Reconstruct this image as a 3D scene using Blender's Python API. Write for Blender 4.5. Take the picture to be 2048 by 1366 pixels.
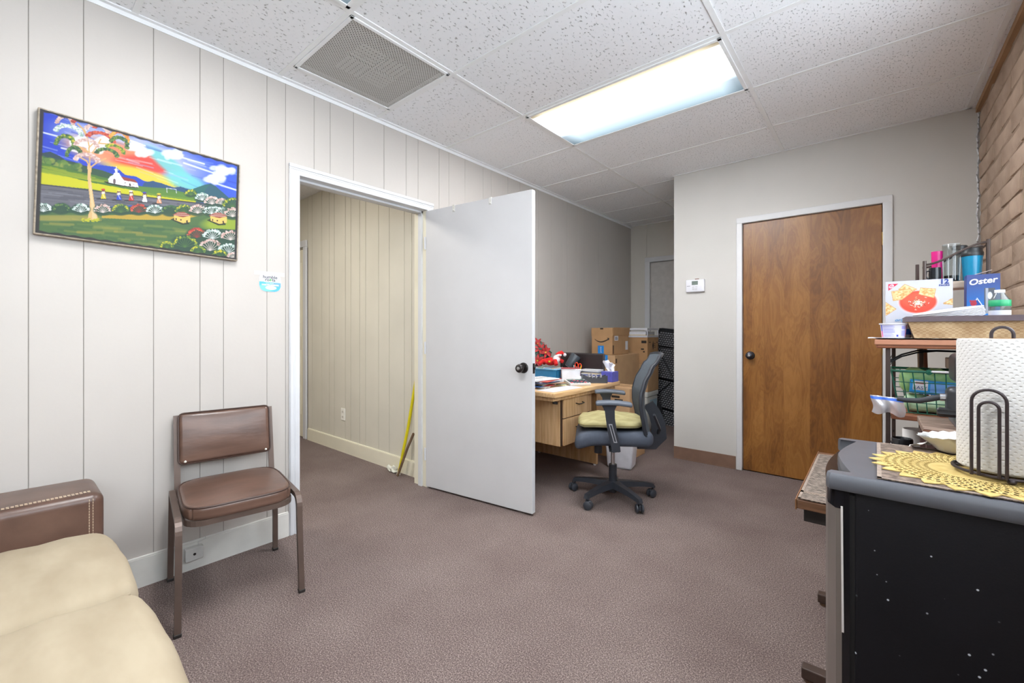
import bpy, math, random
import numpy as np
from mathutils import Vector, Matrix

for _o in list(bpy.data.objects):
    bpy.data.objects.remove(_o)
SC = bpy.context.scene
COL = SC.collection
R = math.radians
random.seed(7)
RNG = np.random.RandomState(5)

# ------------------------------------------------------------ camera
cam = bpy.data.cameras.new('camera')
cam.sensor_width = 36.0
cam.lens = 36.0 * 863.06 / 2048.0
cam.shift_y = -0.00964
cam.clip_start = 0.02
camo = bpy.data.objects.new('camera', cam)
camo.location = (0, 0, 1.15)
camo.rotation_euler = (R(90), 0, 0.700564)
COL.objects.link(camo)
SC.camera = camo

# ------------------------------------------------------------ world, exposure
SKY_STRENGTH = 5.6
LAMP = 38.0
HALL_FILL = 9.0
world = bpy.data.worlds.new('overcast_sky')
SC.world = world
world.use_nodes = True
_bg = world.node_tree.nodes['Background']
_bg.inputs['Color'].default_value = (0.86, 0.92, 1.0, 1)
_bg.inputs['Strength'].default_value = SKY_STRENGTH
SC.view_settings.view_transform = 'Standard'
SC.view_settings.look = 'None'
SC.view_settings.gamma = 1
SC.view_settings.exposure = 0.66
SC.view_settings.use_curve_mapping = False

# ------------------------------------------------------------ room measures
XL, XR, YB, H = -2.5375, 0.497, 3.968, 2.565
YR = -2.7            # wall behind the camera
YA = 5.51            # far wall of the alcove
XA = -1.41           # corner of the projecting wall

# ------------------------------------------------------------ materials
def lin(c):
    out = []
    for v in c[:3]:
        v = v / 255.0
        out.append(v / 12.92 if v <= 0.04045 else ((v + 0.055) / 1.055) ** 2.4)
    return (out[0], out[1], out[2], 1.0)

MATS = {}
def mat(name, col, rough=0.5, metal=0.0, var=0.06, scale=18.0, bump=0.0, bscale=180.0,
        stretch=(1, 1, 1), spec=0.5, coat=0.0, col2=None, detail=3.0, sheen=0.0, bdist=0.004):
    if name in MATS:
        return MATS[name]
    m = bpy.data.materials.new(name)
    m.use_nodes = True
    nt = m.node_tree
    b = nt.nodes['Principled BSDF']
    b.inputs['Roughness'].default_value = rough
    b.inputs['Metallic'].default_value = metal
    b.inputs['Specular IOR Level'].default_value = spec
    if coat:
        b.inputs['Coat Weight'].default_value = coat
        b.inputs['Coat Roughness'].default_value = 0.15
    if sheen:
        b.inputs['Sheen Weight'].default_value = sheen
    tc = nt.nodes.new('ShaderNodeTexCoord')
    mp = nt.nodes.new('ShaderNodeMapping')
    mp.inputs['Scale'].default_value = stretch
    nt.links.new(tc.outputs['Object'], mp.inputs['Vector'])
    a = lin(col)
    if col2 is None:
        hi = tuple(min(1.0, v * (1 + var)) for v in a[:3]) + (1,)
        lo = tuple(v * (1 - var) for v in a[:3]) + (1,)
    else:
        lo, hi = a, lin(col2)
    n = nt.nodes.new('ShaderNodeTexNoise')
    n.inputs['Scale'].default_value = scale
    n.inputs['Detail'].default_value = detail
    nt.links.new(mp.outputs[0], n.inputs['Vector'])
    r = nt.nodes.new('ShaderNodeValToRGB')
    r.color_ramp.elements[0].position = 0.32
    r.color_ramp.elements[1].position = 0.68
    r.color_ramp.elements[0].color = lo
    r.color_ramp.elements[1].color = hi
    nt.links.new(n.outputs['Fac'], r.inputs[0])
    nt.links.new(r.outputs[0], b.inputs['Base Color'])
    if bump:
        n2 = nt.nodes.new('ShaderNodeTexNoise')
        n2.inputs['Scale'].default_value = bscale
        n2.inputs['Detail'].default_value = 2.0
        nt.links.new(mp.outputs[0], n2.inputs['Vector'])
        bp = nt.nodes.new('ShaderNodeBump')
        bp.inputs['Strength'].default_value = bump
        bp.inputs['Distance'].default_value = bdist
        nt.links.new(n2.outputs['Fac'], bp.inputs['Height'])
        nt.links.new(bp.outputs[0], b.inputs['Normal'])
    MATS[name] = m
    return m

def node(m, kind, **inp):
    n = m.node_tree.nodes.new(kind)
    for k, v in inp.items():
        n.inputs[k.replace('_', ' ')].default_value = v
    return n

def link(m, a, b):
    m.node_tree.links.new(a, b)

def bsdf(m):
    return m.node_tree.nodes['Principled BSDF']

def rampn(m, stops, interp='LINEAR'):
    r = m.node_tree.nodes.new('ShaderNodeValToRGB')
    cr = r.color_ramp
    cr.interpolation = interp
    while len(cr.elements) < len(stops):
        cr.elements.new(0.5)
    for e, (p, c) in zip(cr.elements, stops):
        e.position = p
        e.color = c if len(c) == 4 else lin(c)
    return r

def fresh(name):
    m = bpy.data.materials.new(name)
    m.use_nodes = True
    MATS[name] = m
    return m

def vcol_mat(name, rough=0.6, coat=0.0, bump=0.0):
    """colour comes from a printed / painted colour layer of the mesh"""
    m = fresh(name)
    at = node(m, 'ShaderNodeAttribute')
    at.attribute_name = 'print'
    link(m, at.outputs['Color'], bsdf(m).inputs['Base Color'])
    bsdf(m).inputs['Roughness'].default_value = rough
    if coat:
        bsdf(m).inputs['Coat Weight'].default_value = coat
    if bump:
        n = node(m, 'ShaderNodeTexNoise', Scale=260.0)
        bp = node(m, 'ShaderNodeBump', Strength=bump, Distance=0.001)
        link(m, n.outputs['Fac'], bp.inputs['Height'])
        link(m, bp.outputs[0], bsdf(m).inputs['Normal'])
    return m

def glass_mat(name, tint=(235, 240, 240), gloss=0.12, density=0.12):
    """thin clear plastic or glass: see-through with a sheen and a faint body"""
    m = fresh(name)
    nt = m.node_tree
    out = nt.nodes['Material Output']
    nt.nodes.remove(bsdf(m))
    tr = node(m, 'ShaderNodeBsdfTransparent')
    tr.inputs['Color'].default_value = lin(tint)
    gl = node(m, 'ShaderNodeBsdfGlossy', Roughness=0.08)
    df = node(m, 'ShaderNodeBsdfDiffuse')
    df.inputs['Color'].default_value = lin(tint)
    lw = node(m, 'ShaderNodeLayerWeight', Blend=0.18)
    nz = node(m, 'ShaderNodeTexNoise', Scale=25.0)
    mx = node(m, 'ShaderNodeMixShader', Fac=density)
    link(m, tr.outputs[0], mx.inputs[1])
    link(m, df.outputs[0], mx.inputs[2])
    ma = node(m, 'ShaderNodeMath')
    ma.operation = 'MULTIPLY_ADD'
    ma.inputs[1].default_value = 0.35
    ma.inputs[2].default_value = gloss * 0.5
    link(m, lw.outputs['Facing'], ma.inputs[0])
    mx2 = node(m, 'ShaderNodeMixShader')
    link(m, ma.outputs[0], mx2.inputs[0])
    link(m, mx.outputs[0], mx2.inputs[1])
    link(m, gl.outputs[0], mx2.inputs[2])
    link(m, mx2.outputs[0], out.inputs['Surface'])
    bp = node(m, 'ShaderNodeBump', Strength=0.015, Distance=0.001)
    link(m, nz.outputs['Fac'], bp.inputs['Height'])
    return m

# ------------------------------------------------------------ mesh helpers
class MB:
    def __init__(s, M=None):
        s.v = []; s.f = []; s.M = M or Matrix.Identity(4)
    def add(s, vs, fs):
        o = len(s.v)
        M = s.M
        s.v += [tuple(M @ Vector(v)) for v in vs]
        s.f += [tuple(i + o for i in f) for f in fs]
        return s
    def box(s, x0, x1, y0, y1, z0, z1):
        vs = [(x, y, z) for z in (z0, z1) for y in (y0, y1) for x in (x0, x1)]
        return s.add(vs, [(0, 2, 3, 1), (4, 5, 7, 6), (0, 1, 5, 4), (2, 6, 7, 3), (0, 4, 6, 2), (1, 3, 7, 5)])
    def rbox(s, x0, x1, y0, y1, z0, z1, r=0.01, k=2, m=1, fn=None):
        """box with rounded edges; m extra cuts per span, fn deforms points"""
        lo = (x0, y0, z0); hi = (x1, y1, z1)
        r = min(r, (x1 - x0) * .499, (y1 - y0) * .499, (z1 - z0) * .499)
        ax = []
        for a in range(3):
            L = [lo[a] + r * i / k for i in range(k)]
            for i in range(m + 1):
                L.append(lo[a] + r + (hi[a] - lo[a] - 2 * r) * i / m)
            L += [hi[a] - r + r * i / k for i in range(1, k + 1)]
            ax.append(L)
        n = len(ax[0])
        idx = {}; vs = []; fs = []
        def g(i, j, l):
            key = (i, j, l)
            if key not in idx:
                p = [ax[0][i], ax[1][j], ax[2][l]]
                q = [min(max(p[a], lo[a] + r), hi[a] - r) for a in range(3)]
                d = [p[a] - q[a] for a in range(3)]
                ln = math.sqrt(d[0] ** 2 + d[1] ** 2 + d[2] ** 2)
                if ln > 1e-9:
                    p = [q[a] + d[a] * r / ln for a in range(3)]
                if fn:
                    p = fn(*p)
                idx[key] = len(vs); vs.append(tuple(p))
            return idx[key]
        N = n - 1
        for i in range(N):
            for j in range(N):
                fs.append((g(i, j, 0), g(i, j + 1, 0), g(i + 1, j + 1, 0), g(i + 1, j, 0)))
                fs.append((g(i, j, N), g(i + 1, j, N), g(i + 1, j + 1, N), g(i, j + 1, N)))
                fs.append((g(i, 0, j), g(i + 1, 0, j), g(i + 1, 0, j + 1), g(i, 0, j + 1)))
                fs.append((g(i, N, j), g(i, N, j + 1), g(i + 1, N, j + 1), g(i + 1, N, j)))
                fs.append((g(0, i, j), g(0, i, j + 1), g(0, i + 1, j + 1), g(0, i + 1, j)))
                fs.append((g(N, i, j), g(N, i + 1, j), g(N, i + 1, j + 1), g(N, i, j + 1)))
        return s.add(vs, fs)
    def sweep(s, pts, prof, up=(0, 0, 1), closed=False, caps=True, scales=None):
        P = [Vector(p) for p in pts]
        n = len(P); k = len(prof)
        vs = []; fs = []
        u0 = Vector(up)
        for i in range(n):
            if closed:
                t = P[(i + 1) % n] - P[i - 1]
            else:
                t = P[min(i + 1, n - 1)] - P[max(i - 1, 0)]
            t.normalize()
            a = u0.cross(t)
            if a.length < 1e-4:
                a = Vector((1, 0, 0)).cross(t)
                if a.length < 1e-4:
                    a = Vector((0, 1, 0)).cross(t)
            a.normalize()
            b = t.cross(a)
            sc = scales[i] if scales else 1.0
            vs += [tuple(P[i] + a * (x * sc) + b * (y * sc)) for x, y in prof]
        for i in range(n if closed else n - 1):
            j = (i + 1) % n
            for q in range(k):
                w = (q + 1) % k
                fs.append((i * k + q, i * k + w, j * k + w, j * k + q))
        if caps and not closed:
            fs.append(tuple(range(k - 1, -1, -1)))
            fs.append(tuple((n - 1) * k + q for q in range(k)))
        return s.add(vs, fs)
    def tube(s, pts, r, n=8, closed=False, up=(0, 0, 1), scales=None):
        return s.sweep(pts, [(r * math.cos(2 * math.pi * i / n), r * math.sin(2 * math.pi * i / n)) for i in range(n)],
                       up=up, closed=closed, scales=scales)
    def bar(s, pts, w, h, up=(0, 0, 1), closed=False, scales=None):
        return s.sweep(pts, [(-w / 2, -h / 2), (w / 2, -h / 2), (w / 2, h / 2), (-w / 2, h / 2)], up=up, closed=closed, scales=scales)
    def lathe(s, prof, c=(0, 0, 0), n=20, fn=None):
        vs = []; fs = []
        k = len(prof)
        for i in range(n):
            a = 2 * math.pi * i / n
            for (r, z) in prof:
                rr = r
                if fn:
                    rr, z = fn(r, z, a)
                vs.append((c[0] + rr * math.cos(a), c[1] + rr * math.sin(a), c[2] + z))
        for i in range(n):
            j = (i + 1) % n
            for q in range(k - 1):
                fs.append((i * k + q, j * k + q, j * k + q + 1, i * k + q + 1))
        if prof[0][0] > 1e-6 and not fn:
            pass
        return s.add(vs, fs)
    def cyl(s, c, r, z0, z1, n=16, r1=None):
        r1 = r if r1 is None else r1
        return s.lathe([(0, z0), (r, z0), (r1, z1), (0, z1)], c, n)
    def prism(s, poly, z0, z1):
        k = len(poly)
        vs = [(x, y, z0) for x, y in poly] + [(x, y, z1) for x, y in poly]
        fs = [tuple(range(k - 1, -1, -1)), tuple(range(k, 2 * k))]
        fs += [(i, (i + 1) % k, k + (i + 1) % k, k + i) for i in range(k)]
        return s.add(vs, fs)
    def grid(s, fn, nu, nv):
        vs = [fn(i / nu, j / nv) for i in range(nu + 1) for j in range(nv + 1)]
        w = nv + 1
        fs = [(i * w + j, (i + 1) * w + j, (i + 1) * w + j + 1, i * w + j + 1) for i in range(nu) for j in range(nv)]
        return s.add(vs, fs)
    def ball(s, c, r, n=12, sx=1, sy=1, sz=1):
        vs = []; fs = []
        m = max(6, n // 2 + 2)
        for i in range(m + 1):
            t = math.pi * i / m
            for j in range(n):
                a = 2 * math.pi * j / n
                vs.append((c[0] + r * sx * math.sin(t) * math.cos(a), c[1] + r * sy * math.sin(t) * math.sin(a), c[2] + r * sz * math.cos(t)))
        for i in range(m):
            for j in range(n):
                w = (j + 1) % n
                fs.append((i * n + j, (i + 1) * n + j, (i + 1) * n + w, i * n + w))
        return s.add(vs, fs)
    def mesh(s, name, material, smooth=False, angle=None):
        me = bpy.data.meshes.new(name)
        me.from_pydata(s.v, [], s.f)
        me.validate(clean_customdata=False)
        me.materials.append(material)
        if smooth:
            me.polygons.foreach_set('use_smooth', [True] * len(me.polygons))
            try:
                me.set_sharp_from_angle(angle=R(angle or 40))
            except Exception:
                pass
        me.update()
        return me
    def build(s, name, material, parent=None, smooth=False, angle=None, loc=None):
        o = bpy.data.objects.new(name, s.mesh(name, material, smooth, angle))
        COL.objects.link(o)
        if parent:
            o.parent = parent
        if loc:
            o.location = loc
        return o

def tag(o, label, cat, group=None):
    o['label'] = label; o['category'] = cat
    if group:
        o['group'] = group
    return o
def thing(name, label, cat, loc=(0, 0, 0), rz=0.0, group=None):
    o = bpy.data.objects.new(name, None)
    o.empty_display_size = 0.05
    COL.objects.link(o)
    o.location = loc
    o.rotation_euler = (0, 0, rz)
    return tag(o, label, cat, group)
def struct(o, label=None, cat=None):
    o['kind'] = 'structure'
    if label:
        o['label'] = label
    if cat:
        o['category'] = cat
    return o
def sroot(name, loc=(0, 0, 0)):
    o = bpy.data.objects.new(name, None)
    o.empty_display_size = 0.05
    COL.objects.link(o)
    o.location = loc
    o['kind'] = 'structure'
    return o
def inst(me, name, parent, loc, rot=(0, 0, 0), scale=(1, 1, 1)):
    o = bpy.data.objects.new(name, me)
    COL.objects.link(o)
    o.parent = parent
    o.location = loc; o.rotation_euler = rot; o.scale = scale
    return o

def plane_matrix(origin, right, up):
    r = Vector(right).normalized(); u = Vector(up).normalized(); n = r.cross(u)
    M = Matrix.Identity(4)
    for i in range(3):
        M[i][0] = r[i]; M[i][1] = u[i]; M[i][2] = n[i]; M[i][3] = origin[i]
    return M

def letters(name, body, size, M, material, parent, shear=0.0, bold=0.0, align='CENTER', depth=0.0004, space=1.0):
    cu = bpy.data.curves.new('tmp_letters', 'FONT')
    cu.body = body; cu.size = size; cu.align_x = align; cu.align_y = 'CENTER'
    cu.shear = shear; cu.offset = bold; cu.extrude = depth; cu.space_character = space
    cu.resolution_u = 3
    o = bpy.data.objects.new('tmp_letters', cu)
    COL.objects.link(o)
    bpy.context.view_layer.update()
    me = bpy.data.meshes.new_from_object(o.evaluated_get(bpy.context.evaluated_depsgraph_get()))
    bpy.data.objects.remove(o)
    bpy.data.curves.remove(cu)
    me.name = name
    me.transform(M)
    me.materials.clear(); me.materials.append(material)
    ob = bpy.data.objects.new(name, me)
    COL.objects.link(ob)
    ob.parent = parent
    return ob

# ---- printing: colour layers drawn on a fine grid
class Print:
    def __init__(s, w, h, nx, ny, base=(255, 255, 255), warp=None):
        s.w, s.h, s.nx, s.ny = w, h, nx, ny
        u, v = np.meshgrid(np.linspace(0, 1, nx + 1), np.linspace(0, 1, ny + 1), indexing='ij')
        s.u = u.ravel(); s.v = v.ravel()
        s.X, s.Y = warp(s.u, s.v) if warp else (s.u * w, s.v * h)
        s.c = np.empty((s.u.size, 3)); s.c[:] = base
        s.soft = 0.0
    def _mix(s, idx, col, a):
        a = np.asarray(a)
        if a.ndim == 0:
            a = np.full(len(idx), float(a))
        s.c[idx] = s.c[idx] * (1 - a[:, None]) + np.asarray(col, float) * a[:, None]
    def poly(s, pts, col, a=1.0):
        P = np.asarray(pts, float)
        idx = np.where((s.X >= P[:, 0].min()) & (s.X <= P[:, 0].max()) & (s.Y >= P[:, 1].min()) & (s.Y <= P[:, 1].max()))[0]
        if not len(idx):
            return
        x = s.X[idx]; y = s.Y[idx]
        ins = np.zeros(len(idx), bool)
        for i in range(len(P)):
            x0, y0 = P[i]; x1, y1 = P[i - 1]
            c = ((y0 > y) != (y1 > y))
            with np.errstate(divide='ignore', invalid='ignore'):
                ins ^= c & (x < (x1 - x0) * (y - y0) / (y1 - y0 + 1e-12) + x0)
        s._mix(idx[ins], col, a)
    def ell(s, cx, cy, rx, ry, col, a=1.0, rot=0.0, soft=0.15):
        m = max(rx, ry) * (1 + soft)
        idx = np.where((abs(s.X - cx) < m) & (abs(s.Y - cy) < m))[0]
        if not len(idx):
            return
        dx = s.X[idx] - cx; dy = s.Y[idx] - cy
        c, n = math.cos(rot), math.sin(rot)
        d = np.sqrt(((dx * c + dy * n) / rx) ** 2 + ((-dx * n + dy * c) / ry) ** 2)
        k = np.clip((1 + soft - d) / max(soft, 1e-3), 0, 1)
        s._mix(idx, col, k * a)
    def line(s, pts, wd, col, a=1.0):
        for (x0, y0), (x1, y1) in zip(pts[:-1], pts[1:]):
            idx = np.where((s.X >= min(x0, x1) - wd) & (s.X <= max(x0, x1) + wd) & (s.Y >= min(y0, y1) - wd) & (s.Y <= max(y0, y1) + wd))[0]
            if not len(idx):
                continue
            dx, dy = x1 - x0, y1 - y0
            t = np.clip(((s.X[idx] - x0) * dx + (s.Y[idx] - y0) * dy) / (dx * dx + dy * dy + 1e-9), 0, 1)
            d = np.hypot(s.X[idx] - x0 - t * dx, s.Y[idx] - y0 - t * dy)
            s._mix(idx, col, np.clip((wd - d) / (wd * .5), 0, 1) * a)
    def build(s, name, M, material, parent):
        vs = np.stack([s.u * s.w, (1 - s.v) * s.h, np.zeros_like(s.u)], 1)
        w = s.ny + 1
        i, j = np.meshgrid(np.arange(s.nx), np.arange(s.ny), indexing='ij')
        q = (i * w + j).ravel()
        fs = np.stack([q, q + 1, q + w + 1, q + w], 1)
        me = bpy.data.meshes.new(name)
        Mn = np.array(M)
        vs = vs @ Mn[:3, :3].T + Mn[:3, 3]
        me.from_pydata(vs.tolist(), [], fs.tolist())
        at = me.color_attributes.new('print', 'FLOAT_COLOR', 'POINT')
        c = np.clip(s.c / 255.0, 0, 1)
        c = np.where(c <= 0.04045, c / 12.92, ((c + 0.055) / 1.055) ** 2.4)
        at.data.foreach_set('color', np.concatenate([c, np.ones((len(c), 1))], 1).astype(np.float32).ravel())
        me.materials.append(material)
        o = bpy.data.objects.new(name, me)
        COL.objects.link(o)
        o.parent = parent
        return o
# ============================================================ surface materials
M_wall = mat('wall_paint', (186, 180, 174), rough=.55, var=.025, scale=2.2, bump=.05, bscale=60)
M_wallb = mat('wall_paint_smooth', (204, 201, 196), rough=.6, var=.02, scale=2.5, bump=.05, bscale=50)
M_alc = mat('alcove_paint', (206, 202, 194), rough=.55, var=.02, scale=2.0)
M_hall = mat('hall_panel_paint', (212, 207, 193), rough=.55, var=.03, scale=3)
M_groove = mat('groove_shadow_gap', (150, 144, 138), rough=.9)
M_trim = mat('trim_white', (210, 211, 214), rough=.4, var=.02, scale=8)
M_base = mat('baseboard_white', (208, 206, 200), rough=.45, var=.05, scale=9)
M_cream = mat('cream_paint', (228, 222, 202), rough=.45, var=.03, scale=5)
M_dwhite = mat('door_white', (198, 197, 198), rough=.38, var=.02, scale=4)
M_vinyl = mat('brown_vinyl_base', (126, 98, 82), rough=.5, var=.06)
M_grid = mat('ceiling_grid_white', (234, 235, 236), rough=.5, var=.015)

def carpet():
    m = fresh('carpet')
    tc = node(m, 'ShaderNodeTexCoord')
    n1 = node(m, 'ShaderNodeTexNoise', Scale=210.0, Detail=3.0)
    n2 = node(m, 'ShaderNodeTexNoise', Scale=2.6, Detail=4.0)
    n3 = node(m, 'ShaderNodeTexNoise', Scale=90.0, Detail=1.0)
    for n in (n1, n2, n3):
        link(m, tc.outputs['Object'], n.inputs['Vector'])
    r1 = rampn(m, [(.3, (84, 73, 71)), (.52, (125, 112, 108)), (.72, (176, 162, 157))])
    link(m, n1.outputs['Fac'], r1.inputs[0])
    r2 = rampn(m, [(.3, (228, 222, 221)), (.7, (255, 253, 251))])
    link(m, n2.outputs['Fac'], r2.inputs[0])
    mx = node(m, 'ShaderNodeMix')
    mx.data_type = 'RGBA'; mx.blend_type = 'MULTIPLY'
    mx.inputs[0].default_value = 1.0
    link(m, r1.outputs[0], mx.inputs[6]); link(m, r2.outputs[0], mx.inputs[7])
    sp = node(m, 'ShaderNodeTexVoronoi', Scale=16.0)
    link(m, tc.outputs['Object'], sp.inputs['Vector'])
    rs = rampn(m, [(.0, (255, 255, 255)), (.022, (255, 255, 255)), (.028, (0, 0, 0))], 'LINEAR')
    link(m, sp.outputs['Distance'], rs.inputs[0])
    mx2 = node(m, 'ShaderNodeMix')
    mx2.data_type = 'RGBA'
    link(m, rs.outputs[0], mx2.inputs[0])
    link(m, mx.outputs[2], mx2.inputs[6])
    mx2.inputs[7].default_value = lin((196, 184, 170))
    link(m, mx2.outputs[2], bsdf(m).inputs['Base Color'])
    bsdf(m).inputs['Roughness'].default_value = .95
    bsdf(m).inputs['Specular IOR Level'].default_value = .15
    bp = node(m, 'ShaderNodeBump', Strength=.7, Distance=.006)
    link(m, n1.outputs['Fac'], bp.inputs['Height'])
    link(m, bp.outputs[0], bsdf(m).inputs['Normal'])
    return m
M_carpet = carpet()

def tile_mat(name, pit, base, size):
    m = fresh(name)
    tc = node(m, 'ShaderNodeTexCoord')
    mp = node(m, 'ShaderNodeMapping')
    mp.inputs['Scale'].default_value = (1.0, .55, 1.0)
    link(m, tc.outputs['Object'], mp.inputs['Vector'])
    n = node(m, 'ShaderNodeTexNoise', Scale=size, Detail=2.5, Roughness=.6)
    link(m, mp.outputs[0], n.inputs['Vector'])
    r = rampn(m, [(.0, pit), (.335, pit), (.375, base), (1.0, base)])
    link(m, n.outputs['Fac'], r.inputs[0])
    link(m, r.outputs[0], bsdf(m).inputs['Base Color'])
    bsdf(m).inputs['Roughness'].default_value = .9
    bsdf(m).inputs['Specular IOR Level'].default_value = .2
    r2 = rampn(m, [(.30, (0, 0, 0)), (.40, (255, 255, 255))])
    link(m, n.outputs['Fac'], r2.inputs[0])
    bp = node(m, 'ShaderNodeBump', Strength=.8, Distance=.006)
    link(m, r2.outputs[0], bp.inputs['Height'])
    link(m, bp.outputs[0], bsdf(m).inputs['Normal'])
    return m
M_tileA = tile_mat('ceiling_tile_fissured', (176, 174, 174), (238, 239, 242), 84.0)
M_tileB = tile_mat('ceiling_tile_fine', (204, 204, 206), (240, 241, 244), 120.0)

def wood_door():
    m = fresh('door_veneer')
    tc = node(m, 'ShaderNodeTexCoord')
    sx = node(m, 'ShaderNodeSeparateXYZ')
    link(m, tc.outputs['Object'], sx.inputs[0])
    g = (0, 0, 0, 1)
    def s(v):
        return (v, v, v, 1)
    strips = rampn(m, [(0, s(.42)), (.075, s(.55)), (.17, s(.48)), (.33, s(.62)), (.52, s(.38)), (.80, s(.58))], 'CONSTANT')
    ma = node(m, 'ShaderNodeMath'); ma.operation = 'MULTIPLY_ADD'
    ma.inputs[1].default_value = 1 / .88; ma.inputs[2].default_value = 0.0
    link(m, sx.outputs['X'], ma.inputs[0])
    link(m, ma.outputs[0], strips.inputs[0])
    mp = node(m, 'ShaderNodeMapping'); mp.inputs['Scale'].default_value = (7.0, 1.0, 1.6)
    link(m, tc.outputs['Object'], mp.inputs['Vector'])
    off = node(m, 'ShaderNodeVectorMath'); off.operation = 'ADD'
    cb = node(m, 'ShaderNodeCombineXYZ')
    mm = node(m, 'ShaderNodeMath'); mm.operation = 'MULTIPLY'; mm.inputs[1].default_value = 30.0
    link(m, strips.outputs[0], mm.inputs[0]); link(m, mm.outputs[0], cb.inputs[2])
    link(m, mp.outputs[0], off.inputs[0]); link(m, cb.outputs[0], off.inputs[1])
    n = node(m, 'ShaderNodeTexNoise', Scale=1.3, Detail=5.0, Roughness=.55, Distortion=.6)
    link(m, off.outputs[0], n.inputs['Vector'])
    # rings: contour lines of the noise
    fr = node(m, 'ShaderNodeMath'); fr.operation = 'MULTIPLY'; fr.inputs[1].default_value = 22.0
    link(m, n.outputs['Fac'], fr.inputs[0])
    fr2 = node(m, 'ShaderNodeMath'); fr2.operation = 'PINGPONG'; fr2.inputs[1].default_value = 1.0
    link(m, fr.outputs[0], fr2.inputs[0])
    mp2 = node(m, 'ShaderNodeMapping'); mp2.inputs['Scale'].default_value = (120.0, 1.0, 3.0)
    link(m, tc.outputs['Object'], mp2.inputs['Vector'])
    n2 = node(m, 'ShaderNodeTexNoise', Scale=1.0, Detail=3.0)
    link(m, mp2.outputs[0], n2.inputs['Vector'])
    n3 = node(m, 'ShaderNodeTexNoise', Scale=2.4, Detail=2.0)
    link(m, tc.outputs['Object'], n3.inputs['Vector'])
    def madd(a, k, b):
        q = node(m, 'ShaderNodeMath'); q.operation = 'MULTIPLY_ADD'; q.inputs[1].default_value = k
        link(m, a, q.inputs[0])
        if b is None:
            q.inputs[2].default_value = 0
        else:
            link(m, b, q.inputs[2])
        return q.outputs[0]
    v = madd(strips.outputs[0], .55, None)
    v = madd(n.outputs['Fac'], .52, v)
    v = madd(fr2.outputs[0], .12, v)
    v = madd(n2.outputs['Fac'], .10, v)
    v = madd(n3.outputs['Fac'], .35, v)
    r = rampn(m, [(.42, (74, 44, 18)), (.66, (116, 72, 31)), (.80, (138, 90, 40)), (.98, (160, 110, 54))])
    link(m, v, r.inputs[0])
    link(m, r.outputs[0], bsdf(m).inputs['Base Color'])
    bsdf(m).inputs['Roughness'].default_value = .33
    bsdf(m).inputs['Coat Weight'].default_value = .25
    bsdf(m).inputs['Coat Roughness'].default_value = .3
    return m
M_wooddoor = wood_door()

def brick_mat():
    m = mat('slump_block', (166, 144, 126), rough=.92, spec=.2, col2=(190, 168, 150), scale=6.0, detail=6, bump=.5, bscale=70, bdist=.006)
    oi = node(m, 'ShaderNodeObjectInfo')
    hs = node(m, 'ShaderNodeHueSaturation')
    mr = node(m, 'ShaderNodeMapRange')
    mr.inputs['To Min'].default_value = .9; mr.inputs['To Max'].default_value = 1.08
    link(m, oi.outputs['Random'], mr.inputs[0])
    link(m, mr.outputs[0], hs.inputs['Value'])
    src = bsdf(m).inputs['Base Color'].links[0].from_socket
    link(m, src, hs.inputs['Color'])
    link(m, hs.outputs[0], bsdf(m).inputs['Base Color'])
    return m
M_brick = brick_mat()
M_mortar = mat('mortar_tan', (156, 136, 120), rough=.95, spec=.15, var=.1, scale=20, bump=.5, bscale=90)

# ============================================================ floor
fl = MB().box(-6.2, 0.75, YR - .1, YA + .1, -.06, 0.0).build('floor', M_carpet)
struct(fl)

# ============================================================ walls
OPY0, OPY1, OPZ = 1.108, 2.030, 2.045       # doorway in the panelled wall
T = .135
b = MB()
b.box(XL - T, XL - .0025, YR, OPY0 - .02, 0, H + .1)
b.box(XL - T, XL - .0025, OPY1 + .02, YA, 0, H + .1)
b.box(XL - T, XL - .0025, OPY0 - .02, OPY1 + .02, OPZ + .02, H + .1)
wl = struct(b.build('wall_left', M_groove))
gy = [YR, -2.5, -2.28, -2.18, -1.96, -1.78, -1.58, -1.47, -1.27, -1.05, -.95, -.74, -.57, -.36, -.26, -.10,
      .071, .225, .454, .632, .732, .937, 1.034, 1.195, 1.293, 1.447, 1.669, 1.848, 1.952, 2.149, 2.249, 2.42,
      2.63, 2.73, 2.95, 3.12, 3.3, 3.41, 3.63, 3.83, 3.93, 4.13, 4.3, 4.52, 4.62, 4.85, YA]
for y0, y1 in zip(gy[:-1], gy[1:]):
    g = .0016 if y1 < 2.3 else .0012
    zlo = 0.0
    segs = []
    if y1 <= OPY0 - .019 or y0 >= OPY1 + .019:
        segs = [(y0, y1, 0.0)]
    else:
        if y0 < OPY0 - .03:
            segs.append((y0, OPY0 - .02, 0.0)); segs.append((OPY0 - .02, y1, OPZ + .02))
        elif y1 > OPY1 + .03:
            segs.append((y0, OPY1 + .02, OPZ + .02)); segs.append((OPY1 + .02, y1, 0.0))
        else:
            segs = [(y0, y1, OPZ + .02)]
    mb = MB()
    for (a, c, z) in segs:
        mb.box(XL - .004, XL, a + (g if a == y0 else 0), c - (g if c == y1 else 0), z, H + .1)
    mb.build('panel', M_wall if y1 < 4.9 else M_wall, wl)

# projecting wall with the wooden door
WX0, WX1 = -.846, .036
b = MB()
b.box(XA, WX0 - .02, YB, YA + .2, 0, H + .1)
b.box(WX1 + .02, XR + .12, YB, YA + .2, 0, H + .1)
b.box(WX0 - .02, WX1 + .02, YB, YA + .2, 2.06, H + .1)
b.box(WX0 - .02, WX1 + .02, YB + .12, YA + .2, 0, 2.06)
struct(b.build('wall_back', M_wallb))
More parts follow.
